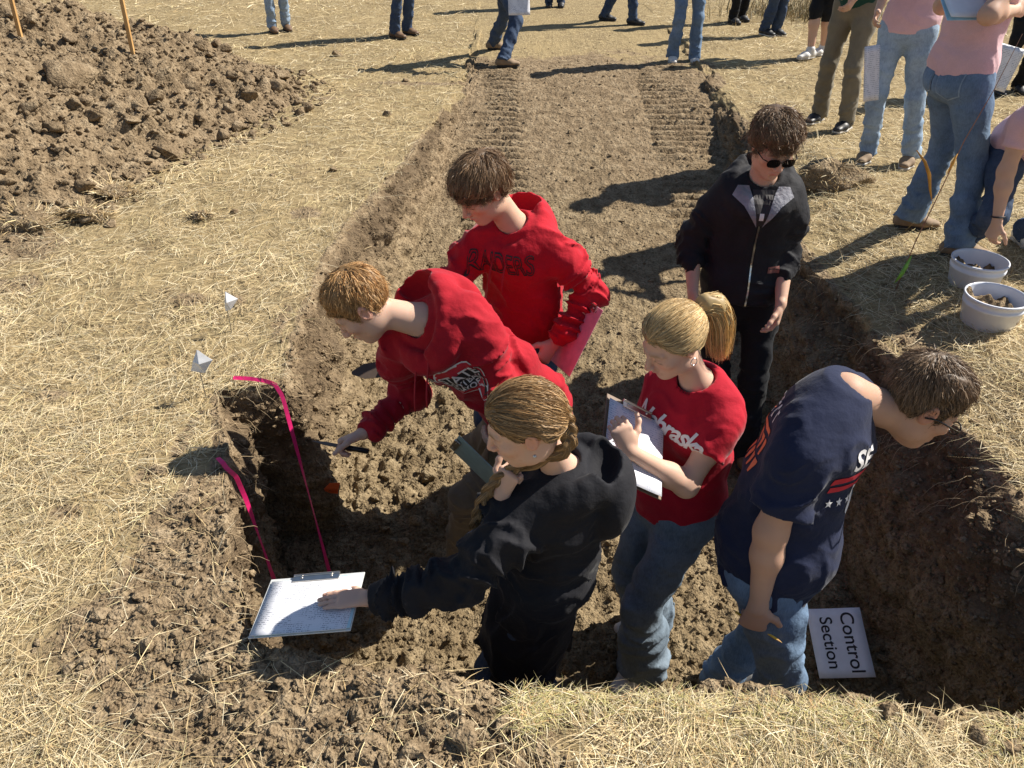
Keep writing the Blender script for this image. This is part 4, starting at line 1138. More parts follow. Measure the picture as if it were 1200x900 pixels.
# ------------------------------------------------------------------ the student in the dark jacket
def jacket():
    p = Person('person in black zip jacket and sunglasses standing by the right pit wall', (1.07, 3.2, .165), A(893, 207, 3.2), (-.98, .16, .03),
               A(906, 172, 3.09), (.10, -.90, -.40), (.06, -.38, .9), scale=1.0, bulk=.97,
               wR=A(812, 345, 3.10), wL=A(915, 357, 3.0), eR=(-.25, 1, 0), eL=(.25, 1, 0),
               aR=(1.03, 3.2, -.71), aL=(1.2, 3.1, -.725), fR=(-.15, -1, 0), fL=(.1, -1, 0))
    p.body(LIGHT, (.07, .045, .03), M_SKIN, (((-.05, -.15, -1), (.8, .2, 0), (0, -1, 0), (20, 25, 15), (10, 10)), ((-.12, -.25, -1), (-.8, .3, 0), (0, -1, 0), (25, 30, 20), (12, 12))))
    p.top('jacket', M_JACKET, 'long', hem=-.02, loose=1.10, hood=p.hood_down(1.08), amp=.008, long_to=.46, cuff=False, slw=1.02)
    p.trousers(M_BPANT, hem=1.05); p.shoes(M_SHOEN, M_SOLED, boot=True)
    p.hair('short', M_HAIR, (.17, .108, .062), n=9000, thick=(.014, .012, .026), seed=8, fringe=.012, length=.065, curl=.6, lift=.02, taper=.04,
           line=([-.13, -.10, -.05, -.024, .014, .04, .066, .10], [-.06, -.062, -.05, -.022, .004, .040, .062, .070]))
    B = p; n = p.fw; up = p.up
    # grey collar flaps, open zip, shirt below
    for e in (-1, 1):
        pts = [(e * .012, -.12), (e * .040, .0), (e * .060, .05), (e * .105, .05), (e * .125, .01), (e * .075, -.03)]
        if e < 0: pts = pts[::-1]
        V, T = poly(pts); project(V, T, p, 'jacket', p.spine(.90, .12), unit(n + up * .25), up, M_FLEECE, 'collar_flap', off=.007)
    V, T = poly([(-.016, -.115), (.016, -.115), (.045, .035), (-.045, .035)]); project(V, T, p, 'jacket', p.spine(.90, .12), unit(n + up * .25), up, M_INKK, 'undershirt', off=.005)
    V, T = rect(.018, .03, 2, 3); project(V, T, p, 'jacket', p.spine(.90, .12) - up * .075, unit(n + up * .25), up, M_INKW, 'shirt_mark', off=.0065)
    V, T = rect(.007, .40, 1, 40); project(V, T, p, 'jacket', p.spine(.36, .13), n, up, M_METAL, 'zip', off=.003)
    V, T = rect(.05, .028, 6, 3); project(V, T, p, 'jacket', p.spine(.30, .13) - p.sx * .10, n, up, M_PATCH, 'patch', off=.004)
    V, T = rect(.042, .004, 6, 1); project(V, T, p, 'jacket', p.spine(.30, .13) - p.sx * .10 + up * .004, n, up, M_INKK, 'patch_mark', off=.0055)
    # sunglasses
    m = MB(); R = p.HR; q = p.s
    def H(x, y, z): return p.hpt((x, y, z))[0]
    for e in (-1, 1):
        V, T = disc(.026, .019, 24, 3, 2.8)
        W = []
        for v in V: W.append(H(e * .031 + v[0], .1085 - .35 * (abs(e * .031 + v[0]) ** 2) * 10 * .35, .006 + v[1]))
        W = np.array(W); th = R[1] * .003
        m.put(np.concatenate([W, W - th]), T=np.concatenate([T, T[:, ::-1] + len(W)]))
    lens = m.build('sunglasses', M_LENS, p.root, True, p.base)
    m = MB()
    m.tube([H(-.008, .108, .012), H(0, .111, .014), H(.008, .108, .012)], .0025, 6)
    for e in (-1, 1): m.tube([H(e * .056, .098, .012), H(e * .07, .085, .012), H(e * .083, .01, .006), H(e * .084, -.02, -.008)], .0025, 6)
    m.build('temple', M_LENS, lens, True, p.base)
    return p
JACK = jacket()

# ------------------------------------------------------------------ the fair haired student
def pony_tail(p, path, rad, col, seed, mat, n=900, wid=.0014):
    r = np.random.default_rng(seed); path = p.hpt(path); F = Field()
    for i in range(len(path) - 1): F.cone(path[i], path[i + 1], rad[i] * p.s, rad[i + 1] * p.s, .02)
    c = path[0]
    F.disp = lambda x, y, z: .004 * vnoise(x * 70 + seed, y * 70, z * 9)
    V, Fc = F.mesh(.0045); o = mk('ponytail', V, Fc, mat, p.root, cols=self_cols(V, col, 40, seed) * .6, base=p.base)  # core painted darker, standing in for shade beneath the loose strands
    t = np.linspace(0, 1, len(path)); tt = np.linspace(0, 1, 9)
    C = np.stack([np.interp(tt, t, path[:, i]) for i in range(3)], 1); Rr = np.interp(tt, t, rad) * p.s
    off = unit2(r.normal(size=(n, 3)))[:, None, :] * (Rr[None, :, None] * r.uniform(.75, 1.12, (n, 1, 1)))
    off = off + r.normal(size=(n, 1, 3)) * np.linspace(0, .010, 9)[None, :, None]
    strands(C[None] + off, wid, col, mat, o, p.base, r)
    return o
def unit2(a): return a / (np.linalg.norm(a, axis=1)[:, None] + 1e-9)

def blonde():
    p = Person('person with blond ponytail in red script tee reading a clipboard', (.575, 2.03, -.07), A(823, 441, 2.04), (-.64, .76, -.04),
               A(789, 401, 1.98), (-.80, -.42, -.42), (-.36, -.2, .91), hx=(-.6, .8, 0), scale=.95, female=True,
               wR=A(716, 545, 1.93), wL=A(738, 528, 1.80), eR=(-.1, .3, -1), eL=(.35, -.25, -1),
               aL=(.53, 1.93, -.845), aR=(.60, 2.17, -.845), kR=(-.8, -.5, 0), kL=(-.8, -.5, 0), fL=(-.75, -.6, 0), fR=(-.9, -.3, 0))
    p.body(FAIR, (.33, .22, .13), M_SKIN, ((A(703, 512, 1.93) - A(716, 545, 1.93), (-.2, -.5, .2), (.4, -.3, .5), (25, 45, 30), (20, 30)),
                                           ((A(722, 490, 1.83) - A(738, 528, 1.80)), (-.3, .8, .1), (.7, .2, .2), (35, 50, 30), (15, 30))))
    p.top('tshirt', M_REDTEE, .56, hem=-.10, loose=1.0, amp=.008, neckr=.076)
    p.trousers(M_JEANG, hem=1.45, knee=1.12, baggy=.01, amp=.006); p.shoes(M_SHOEW, M_SOLE)
    tie = (0, -.112, .045)
    p.hair('long', M_HAIR, (.52, .375, .19), n=10000, thick=(.009, .011, .012), taper=.03, seed=11, length=.11, tie=tie, lift=.002, wid=.0010,
           line=([-.13, -.10, -.05, -.024, .014, .04, .066, .10], [-.065, -.065, -.052, -.025, -.014, .024, .062, .078]))
    pony_tail(p, [(0, -.105, .045), (.0, -.145, .055), (0, -.175, .025), (.0, -.178, -.04), (.0, -.160, -.11), (0, -.145, -.175)], [.016, .027, .034, .035, .029, .012], (.56, .40, .19), 4, M_HAIR, 3200)
    m = MB(); R = p.HR; ring = [p.hpt((.019 * math.cos(a), -.118, .047 + .019 * math.sin(a)))[0] for a in np.linspace(0, 2 * math.pi, 13)]
    m.tube(ring, .005, 6); m.build('hair_tie', M_INKK, p.root, True, p.base)
    m = MB(); c = p.hpt((-.082, -.006, -.04))[0]
    m.tube([c + R.T @ nv((0, .011 * math.cos(a), .013 * math.sin(a))) for a in np.linspace(0, 2 * math.pi, 13)], .0016, 6); m.build('earring', M_METAL, p.root, True, p.base)
    n = unit(p.fw + p.up * .1); up = unit(p.up); c = p.spine(.72, .12)
    decal('Nebraska', p, 'tshirt', c + p.up * .0, n, unit(up + p.sx * .0), .088, M_INKW, 'lettering', shear=.35, bold=.0020, off=.003, spacing=.86)
    return p
BLON = blonde()

# ------------------------------------------------------------------ the student with the braid
BR_R = unit(A(425, 668, 1.47) - A(292, 679, 1.47)); BR_C = A(362, 708, 1.455); BR_U = A(355, 675, 1.58) - A(376, 745, 1.34); BR_U = unit(BR_U - BR_R * (BR_U @ BR_R)); BR_N = np.cross(BR_R, BR_U)
def braid():
    wl = BR_C + BR_R * .175 - BR_U * .012 + BR_N * .016
    p = Person('person with long brown braid in black hoodie nearest the camera', (.10, 1.68, -.05), A(668, 548, 1.66), (.12, .98, .02),
               A(616, 500, 1.58), (-.93, -.06, -.36), (-.36, -.04, .93), scale=.97, female=True,
               wL=wl, wR=A(588, 578, 1.60), eL=(.1, -.3, -1), eR=(0, .4, -1), shL=(-.09, .0, -.02), shR=(-.04, 0, 0),
               aL=(.05, 1.6, -.84), aR=(.14, 1.76, -.84), fL=(-1, -.1, 0), fR=(-1, .1, 0))
    p.body(FAIR, (.20, .12, .06), M_SKIN, ((A(602, 540, 1.60) - A(588, 578, 1.60), (.5, .5, .1), (-.6, -.2, .2), (70, 80, 50), (30, 40)),
                                           (-BR_R * 1.0 + BR_N * .06, -BR_N, BR_U, (3, 6, 5), (12, 10))))
    p.top('hoodie', M_BLACK, 'long', hem=-.85, loose=1.06, hood=p.hood_down(1.08, .012, 1.18), amp=.012, slw=1.05, res=.0068, flare=1.15)
    p.trousers(M_JEAND, hipw=.85, thigh=.78, knee=.9); p.shoes(M_SHOEW, M_SOLE)
    tie = (.0, -.108, -.02)
    col = (.30, .185, .085)
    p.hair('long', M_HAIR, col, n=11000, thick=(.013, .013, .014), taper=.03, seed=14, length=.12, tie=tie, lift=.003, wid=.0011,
           line=([-.13, -.10, -.05, -.034, .006, .03, .060, .10], [-.075, -.075, -.060, .016, .018, .024, .056, .074]))
    # three strand braid: along the back of the head, then forward over the left shoulder
    loc = [(0, -.050, .126), (0, -.086, .102), (0, -.106, .06), (-.004, -.112, .01), (-.018, -.106, -.04), (-.048, -.088, -.09)]
    path = [q for q in p.hpt(loc)] + [p.SL + p.fw * f * 1.0 + p.sx * sx_ + nv((0, 0, z)) for f, sx_, z in ((.055, .075, .115), (.115, .06, .055), (.150, .05, -.03), (.165, .05, -.11), (.17, .05, -.20), (.172, .05, -.28))]
    path = np.array(path); t = np.linspace(0, 1, len(path)); N = 75; tt = np.linspace(0, 1, N)
    C = np.stack([np.interp(tt, t, path[:, i]) for i in range(3)], 1)
    for _ in range(6): C[1:-1] = (C[:-2] + C[1:-1] * 2 + C[2:]) / 4
    T = np.gradient(C, axis=0); T = unit2(T); ref = p.HR[0] * -1.0
    Sd = np.repeat(ref[None], N, 0); Sd = unit2(Sd - T * (Sd * T).sum(1)[:, None]); Nn = np.cross(T, Sd)
    wdt = np.interp(tt, [0, .12, .4, .85, 1], [.007, .013, .0145, .010, .005]); F = Field(); r = np.random.default_rng(2)
    ph = tt * 2 * math.pi * 6.5; st = []
    for k in range(3):
        a = ph + k * 2 * math.pi / 3
        Q = C + Nn * (np.sin(a) * wdt * 1.0)[:, None] + Sd * (np.sin(2 * a) * wdt * .45)[:, None]
        for i in range(N - 1): F.cone(Q[i], Q[i + 1], wdt[i] * .62, wdt[i + 1] * .62, .002)
        for _ in range(320):
            o_ = unit(r.normal(size=3)); i0 = r.integers(0, N - 12)
            st.append(Q[i0:i0 + 12] + o_ * (wdt[i0:i0 + 12] * .68)[:, None])
    V, Fc = F.mesh(.004); o = mk('braid', V, Fc, M_HAIR, p.root, cols=self_cols(V, col, 70, 3) * .65, base=p.base)  # braid core darkened in colour, as shade under its strands
    strands(np.array(st), .0011, col, M_HAIR, o, p.base, r)
    m = MB(); c = p.hpt((-.085, -.004, -.036))[0]; m.tube([c + p.HR[2] * z for z in (.005, .002, -.002, -.005)], [.001, .005, .005, .001], 8); m.build('earring', M_METAL, p.root, True, p.base)
    n = unit(p.fw * .9 - p.sx * .35); c = p.spine(.66, .13) - p.sx * .03
    for dx, hh in ((-.075, .05), (-.045, .05), (-.012, .05), (.02, .05), (.052, .05)):
        for P4 in ([(dx, -hh / 2), (dx + .008, -hh / 2), (dx + .010, hh / 2), (dx + .002, hh / 2)], [(dx, hh / 2 - .008), (dx + .022, hh / 2 - .004), (dx + .022, hh / 2 + .004), (dx, hh / 2)], [(dx, -hh / 2), (dx + .02, -hh / 2 + .003), (dx + .02, -hh / 2 + .011), (dx, -hh / 2 + .008)]):
            V, T = poly(P4, 1); project(V, T, p, 'hoodie', c, n, p.up, M_INKB, 'print_stroke', off=.003)
    return p
BRAI = braid()

# ------------------------------------------------------------------ the student in the navy tee
def navy():
    p = Person('person in navy tee leaning towards the right pit wall with a pencil', (.80, 1.69, .03), A(984, 452, 1.75), (-.52, -.85, -.06),
               A(1078, 474, 1.76), (.86, -.12, -.52), (.55, .05, .83), hx=(-.3, -.95, 0), scale=1.04, bulk=1.0,
               wR=A(887, 716, 1.50), wL=(1.02, 1.95, .02), eR=(-1, -.2, -.1), eL=(-.6, .4, 0), shR=(-.03, .0, -.035), shL=(.05, 0, -.03),
               aR=(.78, 1.58, -.835), aL=(.82, 1.86, -.835), fR=(.95, -.1, 0), fL=(.95, .25, 0))
    p.body(TAN, (.06, .04, .025), M_SKIN, (((-.02, .05, -1), (.35, .9, 0), (.9, -.3, 0), (55, 60, 40), (20, 30)), ((.2, .1, -1), (0, -1, 0), (1, 0, 0), (30, 35, 20), (10, 10))))
    p.top('tshirt', M_NAVY, .68, hem=-.13, loose=1.06, amp=.008, neckr=.060, belly=.022, slw=1.22)
    p.trousers(M_JEAN, hem=1.1); p.shoes(M_SHOEB, M_SOLE)
    p.hair('short', M_HAIR, (.17, .112, .068), n=10000, thick=(.009, .013, .024), seed=21, length=.045, lift=.009, fringe=.006, taper=.05)
    # chest print
    n = unit(p.fw * .75 + p.sx * .65); c = p.spine(.68, .11) + p.sx * .06
    decal('SE', p, 'tshirt', c + p.up * .05, n, p.up, .085, M_INKW, 'lettering', off=.003, bold=.002)
    V, T = poly([(-.09, .012), (.09, .03), (.09, .008), (-.09, -.012)]); project(V, T, p, 'tshirt', c - p.up * .012, n, p.up, M_INKR, 'print_stripe', off=.003)
    V, T = poly([(-.08, .01), (.09, .02), (.09, 0), (-.08, -.01)]); project(V, T, p, 'tshirt', c - p.up * .045, n, p.up, M_INKR, 'print_stripe', off=.003)
    for k in range(3):
        st = [((.014 if i % 2 == 0 else .006) * math.sin(i * math.pi / 5), (.014 if i % 2 == 0 else .006) * math.cos(i * math.pi / 5)) for i in range(10)][::-1]
        V, T = poly(st, 1); project(V, T, p, 'tshirt', c - p.up * .09 + np.cross(p.up, n) * (-.06 + .04 * k), n, p.up, M_INKW, 'print_star', off=.003)
    V, T = poly([(.03, .05), (.075, .05), (.075, -.07), (.05, -.05)]); project(V, T, p, 'tshirt', c - p.up * .10, n, p.up, M_INKW, 'print_blade', off=.003)
    # back print
    nb = unit(-p.fw); cb = p.spine(.70, -.12)
    r_ = np.random.default_rng(5); rtb = np.cross(p.up, nb)
    for row, (hh, mm) in enumerate(((.045, M_INKW), (.016, M_INKO), (.055, M_INKO), (.05, M_INKO))):
        y0 = (.07, .02, -.035, -.10)[row]
        if row == 1:
            V, T = rect(.25, .016, 16, 2); project(V, T, p, 'tshirt', cb + p.up * y0, nb, p.up, mm, 'back_stripe', off=.003); continue
        for k in range(7):
            w = .024; x0 = (k - 3) * .036
            V, T = poly([(-w / 2, -hh / 2), (-w / 2 + .009, -hh / 2), (-w / 2 + .009, hh / 2 - .01), (w / 2, hh / 2 - .01), (w / 2, hh / 2), (-w / 2, hh / 2)][:: 1], 1); project(V, T, p, 'tshirt', cb + p.up * y0 + rtb * x0, nb, p.up, mm, 'back_stroke', off=.003)
    # eyeglasses
    m = MB()
    def H(x, y, z): return p.hpt((x, y, z))[0]
    for e in (-1, 1):
        m.tube([H(e * .033 + .023 * math.cos(a), .104, .004 + .017 * math.sin(a)) for a in np.linspace(0, 2 * math.pi, 17)], .0024, 6)
        m.tube([H(e * .056, .102, .009), H(e * .075, .09, .009), H(e * .084, .01, .006), H(e * .083, -.02, -.006)], .0026, 6)
    m.tube([H(-.010, .105, .008), H(0, .108, .010), H(.010, .105, .008)], .0022, 6)
    m.build('eyeglasses', M_LENS, p.root, True, p.base)
    return p
NAVY = navy()

# ------------------------------------------------------------------ people on the grass
def gnd(u, v):
    c, s = math.cos(TH), math.sin(TH); t = CAM_H / (FPX * s - (450 - v) * c); return np.array([(u - 600) * t, (FPX * c + (450 - v) * s) * t])
def stand(label, a, b, yaw, topm, legm, shoem, solem=None, s=1.0, hair=(.12, .08, .05), arms=None, sleeve=.55, female=False, feet=None, lean=(0, 0), legs='trousers', hem=1.0, lo=1.0, poff=(0, 0)):
    """a: right foot, b: left foot on the ground, yaw: facing in degrees from +X"""
    yw = math.radians(yaw); f = np.array([math.cos(yw), math.sin(yw), 0]); r = np.array([f[1], -f[0], 0])
    a = nv(a); b = nv(b); za = drop(a[0], a[1]); zb = drop(b[0], b[1])
    pel = np.array([(a[0] + b[0]) / 2 + lean[0] * .5, (a[1] + b[1]) / 2 + lean[1] * .5, (za + zb) / 2 + .925 * s]); L = np.linalg.norm(a - b)
    pel[2] -= max(0, L - .35) * .2; pel[:2] += nv(poff)
    neck = pel + np.array([lean[0], lean[1], .575 * s]); head = neck + f * .05 + np.array([0, 0, .20 * s])
    wR, wL = arms if arms else (neck + r * .26 + f * .05 - np.array([0, 0, .58]), neck - r * .26 + f * .05 - np.array([0, 0, .58]))
    fr, fl = feet if feet else (f, f)
    p = Person(label, pel, neck, r, head, f + np.array([0, 0, -.35]), (0, 0, 1), scale=s, wR=wR, wL=wL, eR=r * .5 - f, eL=-r * .5 - f, aR=(a[0], a[1], za + .082 * s), aL=(b[0], b[1], zb + .082 * s),
               fR=fr, fL=fl, fine=2.0, female=female)
    dn = np.array([0, 0, -1.])
    hd = []
    for w, e in ((p.WR, p.ER), (p.WL, p.EL)):
        d = unit(w - e); hd.append((d, -r if len(hd) == 0 else r, f - d * (f @ d), (25, 35, 20), (10, 15)))
    p.body(LIGHT, hair, M_SKIN, hd)
    p.top('shirt', topm, sleeve, hem=-.06, amp=.006)
    p.trousers(legm, hem=hem, long_=lo, name='trousers' if lo > .9 else 'shorts'); p.shoes(shoem, solem or M_SOLED)
    p.hair('short', M_HAIR, hair, n=300, seed=int(abs(a[0] * 100)) % 50)
    return p
G_ = 'people standing on the grass around the pit'
def bg_people():
    R = {}
    R['a'] = stand('person in light blue jeans and brown shoes beside the spoil pile', gnd(320, 38), gnd(336, 36), -60, M_GREY, M_JEANL, M_SHOEN, arms=None)
    R['b'] = stand('person in dark jeans and brown boots in the grass, second from the spoil pile', gnd(463, 45), gnd(478, 41), -35, M_GREEN, M_JEAND, M_SHOEN)
    c0 = gnd(590, 80); c1 = gnd(578, 58)
    R['c'] = stand('person in dark jeans and tan shoes walking past the head of the ramp', c0, c1, 5, M_WHITE, M_JEAND, M_SHOET, lean=(.12, 0), arms=(A(612, 8, c0[1] - .1), A(605, -40, c0[1] - .1)))
    R['d'] = stand('farthest person, only dark shoes showing at the top edge', gnd(643, 8), gnd(657, 8), -90, M_NAVY, M_JEAND, M_SHOEB)
    R['e'] = stand('person in dark jeans striding with feet wide apart at the far edge', gnd(741, 29), gnd(708, 24), -25, M_GREY, M_JEAND, M_SHOEB, lean=(.0, 0))
    R['f'] = stand('person in blue flared jeans facing the pit at the head of the ramp', gnd(787, 72), gnd(813, 71), -92, M_WHITE, M_JEAN, M_SHOEW, M_SOLE, hem=1.25, female=True, s=.95)
    R['g'] = stand('person in black trousers and black shoes at the far right edge', gnd(858, 27), gnd(868, 24), -70, M_GREY, M_BPANT, M_SHOEB)
    R['h'] = stand('person in dark jeans with grey shoes right of the black trousers', gnd(895, 41), gnd(908, 40), -60, M_NAVY, M_JEAND, M_SHOEB, M_SOLE)
    k0 = gnd(958, 141); k1 = gnd(990, 152)
    R['k'] = stand('person in dark green top and grey khaki trousers behind the sod clump', k0, k1, -135, M_GREEN, M_KHAKI2, M_SHOEB, M_SOLE, sleeve='long', arms=(A(950, -30, 6.2), A(977, 40, 6.15)), hem=1.1)
    R['l'] = stand('person in shorts with bare legs and white shoes behind the green top', gnd(948, 68), gnd(963, 64), -150, M_NAVY, M_BPANT, M_SHOEW, M_SOLE, lo=.25)
    # bare shins show below the shorts
    p = R['l']; F = Field()
    for a, b in ((p.KR, p.AR), (p.KL, p.AL)): F.cone(a, a + (b - a) * .35, .052, .056, .03); F.cone(a + (b - a) * .35, b, .056, .036, .03)
    V, Fc = F.mesh(.012); mk('shin', V, Fc, M_SKIN, p.root, cols=np.repeat(nv(LIGHT)[None], len(V), 0), base=p.base)
    m0 = gnd(1014, 188); m1 = gnd(1064, 193)
    R['m'] = stand('person in pink tee and faded light jeans with sheets of paper in hand', m0, m1, -125, M_PINK, M_JEANL, M_SHOET, M_SOLE, arms=(A(1012, 52, 5.2), A(1100, -60, 5.3)), female=True, s=.98, hem=1.05, poff=(-.1, 0))
    n0 = gnd(1118, 300); n1 = gnd(1062, 268)
    R['n'] = stand('person in pink tee and blue jeans stepping beside the buckets', n0, n1, 10, M_PINK, M_JEAN, M_SHOET, M_SOLED, arms=(A(1190, 12, 4.0), A(1165, -30, 4.3)), s=1.0, hem=1.25, feet=((.95, -.25, 0), (.8, -.1, 0)), lean=(.02, 0), poff=(-.13, 0))
    p = R['n']; nb = unit(-p.hf - p.hx * -.1)
    for e in (-1, 1):
        V, T = poly([(-.062, .065), (-.058, -.045), (0, -.075), (.058, -.045), (.062, .065)], 3); project(V, T, p, 'trousers', p.pel + p.hx * e * .08 - nv((0, 0, .03)), nb, (0, 0, 1), M_JEANL, 'pocket_stitch', off=.004)
        V, T = poly([(-.058, .061), (-.054, -.042), (0, -.070), (.054, -.042), (.058, .061)], 3); project(V, T, p, 'trousers', p.pel + p.hx * e * .08 - nv((0, 0, .03)), nb, (0, 0, 1), M_JEAN, 'pocket', off=.006)
    o0 = gnd(1168, 108)
    R['o'] = stand('person in black trousers partly hidden at the right edge', o0, o0 + nv((.22, .05)), -100, M_WHITE, M_BPANT, M_SHOEB, arms=(A(1185, 45, 7.2), A(1230, 20, 7.3)))
    # kneeling by the bucket
    p = Person('person in pink tee crouching to reach into the white bucket', A(1203, 168, 4.02), A(1252, 128, 3.58), (-.95, .2, .05), A(1262, 140, 3.40), (-.3, -.6, -.75), (-.2, -.7, .7), hx=(-.95, .1, 0), scale=.97, fine=1.4, female=True,
               wR=A(1157, 298, 3.58), wL=(2.95, 3.6, .35), eR=(-.4, .6, 0), eL=(.5, .5, 0), aR=(2.56, 4.05, .085), aL=(2.92, 4.1, .085), kR=(-.3, -.9, .3), kL=(.2, -.9, .3), fR=(-.4, -.9, 0), fL=(.1, -1, 0))
    p.body(LIGHT, (.1, .06, .04), M_SKIN, (((-.05, .02, -1), (.8, .3, 0), (0, -1, 0), (30, 35, 20)), ((0, 0, -1), (-1, 0, 0), (0, -1, 0), (25, 35, 20))))
    p.top('tshirt', M_PINK, .6, hem=-.04); p.trousers(M_JEAND); p.shoes(M_SHOEW, M_SOLE); p.hair('short', M_HAIR, (.2, .12, .06), n=300)
    m = MB(); d = unit(p.WR - p.ER); c = p.WR - d * .03; a = unit(np.cross(d, (0, 1, 0))); b = np.cross(d, a)
    m.tube([c + .029 * (a * math.cos(t) + b * math.sin(t)) for t in np.linspace(0, 2 * math.pi, 15)], .004, 6); m.build('bracelet', M_INKK, p.root, True, p.base)
    R['q'] = p
    return R
BG = bg_people()

# ------------------------------------------------------------------ hand-held things and things on the ground
def ruled(name, base=(.74, .74, .77), ink=(.22, .23, .28), scale=9, dirt=None):
    """printed form: lines of small print"""
    t = NT(name)
    w = t.N('ShaderNodeTexWave', wave_type='BANDS', bands_direction='Y'); w.inputs['Scale'].default_value = scale; w.inputs['Distortion'].default_value = .3
    t.L(t.tc.outputs['UV'], w.inputs[0])
    n = t.noise(60, 2, vec=t.tc.outputs['UV'], stretch=(1, .4, 1)); big = t.noise(3.5, 2, vec=t.tc.outputs['UV'])
    f = t.math('MULTIPLY', t.ramp(w.outputs['Fac'], [(.55, (0, 0, 0)), (.75, (1, 1, 1))]), t.ramp(n, [(.46, (0, 0, 0)), (.56, (1, 1, 1))]))
    f = t.math('MULTIPLY', f, t.ramp(big, [(.42, (0, 0, 0)), (.5, (1, 1, 1))]))
    return t.out(t.mix(f, base, ink), .55)
M_FORM = ruled('printed_form'); M_LINED = ruled('lined_paper', (.74, .74, .79), (.36, .40, .55), 10)
M_PAPER = plain('white_paper', (.78, .78, .80), .6, var=.04)
M_CYAN = plain('pale_blue_paper', (.45, .68, .76), .6, var=.05)
M_BOARDW = plain('clear_acrylic', (.55, .56, .55), .2); M_BOARDG = plain('sea_green_plastic', (.26, .36, .34), .3); M_BOARDP = plain('pink_plastic', (.80, .30, .38), .25)
M_BOARDB = plain('sky_blue_plastic', (.30, .55, .72), .35); M_BOARDN = plain('brown_hardboard', (.16, .10, .06), .6)
M_CLIP = plain('clip_steel', (.55, .52, .48), .28, 1.0)
M_TAPE = plain('pink_tape', (.72, .02, .16), .4); M_WOOD = None
def wood():
    t = NT('pine_wood'); n = t.noise(18, 4, .6, stretch=(1, 1, .08))
    return t.out(t.ramp(n, [(.3, (.42, .22, .07)), (.55, (.62, .37, .14)), (.75, (.70, .46, .21))]), .65, t.bump(n, .3, .004))
M_WOOD = wood()
M_BUCKET = plain('white_bucket', (.66, .68, .74), .35, var=.06, scale=6); M_DARKSOIL = make_soil('bucket_soil')
M_FLAG = plain('white_flag', (.74, .73, .72), .5); M_ORANGE = plain('orange_flag', (.75, .11, .02), .5); M_WIRE = plain('wire', (.35, .34, .33), .4, .8)
M_BLADE = plain('rusty_blade', (.09, .065, .05), .5, .3); M_HANDLE = plain('black_handle', (.012, .012, .014), .4)
M_YEL = plain('yellow_paint', (.75, .48, .05), .4); M_LEAF = plain('green_leaf', (.16, .36, .03), .5, var=.25, scale=20); M_DRYLEAF = plain('dry_leaf', (.62, .30, .05), .6, var=.25, scale=20); M_STALK = plain('red_stalk', (.30, .14, .09), .7)

def uv_quad(name, c, r, u, w, h, mat, parent, base, bend=0.0, th=.0008, nx=6, ny=8, off=0.0):
    """thin sheet with uv, slightly curled"""
    n = np.cross(r, u); V = []; UV = []
    for sgn in (1, -1):
        for j in range(ny + 1):
            for i in range(nx + 1):
                a = i / nx - .5; b = j / ny - .5
                V.append(c + r * a * w + u * b * h + n * (sgn * th + off + bend * (abs(a) ** 2 * 1.2 + (b + .5) ** 2 * .0 + max(0, -b) ** 2 * 1.5)))
                UV.append((a + .5, (b + .5)))
    k = (nx + 1) * (ny + 1); Q = []
    for j in range(ny):
        for i in range(nx):
            a = j * (nx + 1) + i; Q.append([a, a + 1, a + nx + 2, a + nx + 1]); Q.append([k + a, k + a + nx + 1, k + a + nx + 2, k + a + 1])
    for i in range(nx): Q.append([i, k + i, k + i + 1, i + 1]); a = ny * (nx + 1) + i; Q.append([a, a + 1, k + a + 1, k + a])
    for j in range(ny): a = j * (nx + 1); Q.append([a, a + nx + 1, k + a + nx + 1, k + a]); a += nx; Q.append([a, k + a, k + a + nx + 1, a + nx + 1])
    o = mk(name, np.array(V), np.array(Q), mat, parent, True, base=base)
    uvl = o.data.uv_layers.new(name='UVMap'); li = np.zeros(len(o.data.loops), np.int32); o.data.loops.foreach_get('vertex_index', li)
    uvl.data.foreach_set('uv', np.array(UV, np.float32)[li].ravel())
    return o

def clipboard(label, c, r, u, w, h, board, paper, curl=.02, clip_len=.11, second=None, thick=.0022):
    c = nv(c); r = unit(r); u = nv(u); u = unit(u - r * (u @ r)); n = np.cross(r, u)
    root = empty('clipboard', c, label, 'clipboard')
    m = MB(); m.box(c, [r, u, n], (w / 2, h / 2, thick), .004); m.build('board', board, root, False, c)
    if second: uv_quad('paper', c + r * .006 - u * .004, unit(r + u * .02), unit(u - r * .02), w * .93, h * .93, second, root, c, curl * .6, off=thick + .0012)
    if paper: uv_quad('paper', c - u * .008, r, u, w * .93, h * .92, paper, root, c, curl, off=thick + .003)
    m = MB(); t = c + u * (h / 2 - .012)
    m.box(t + n * .008, [r, u, n], (clip_len / 2, .014, .0025), .0015)
    m.tube([t + r * x * clip_len / 2 + u * .010 + n * .010 for x in (-.98, -.4, 0, .4, .98)], .0042, 8)
    for e in (-1, 1): m.lathe(t + r * e * clip_len * .32 + n * .010, [(.0, .004), (.004, .003), (.005, 0)], 10)
    m.build('clip', M_CLIP, root, False, c)
    return root

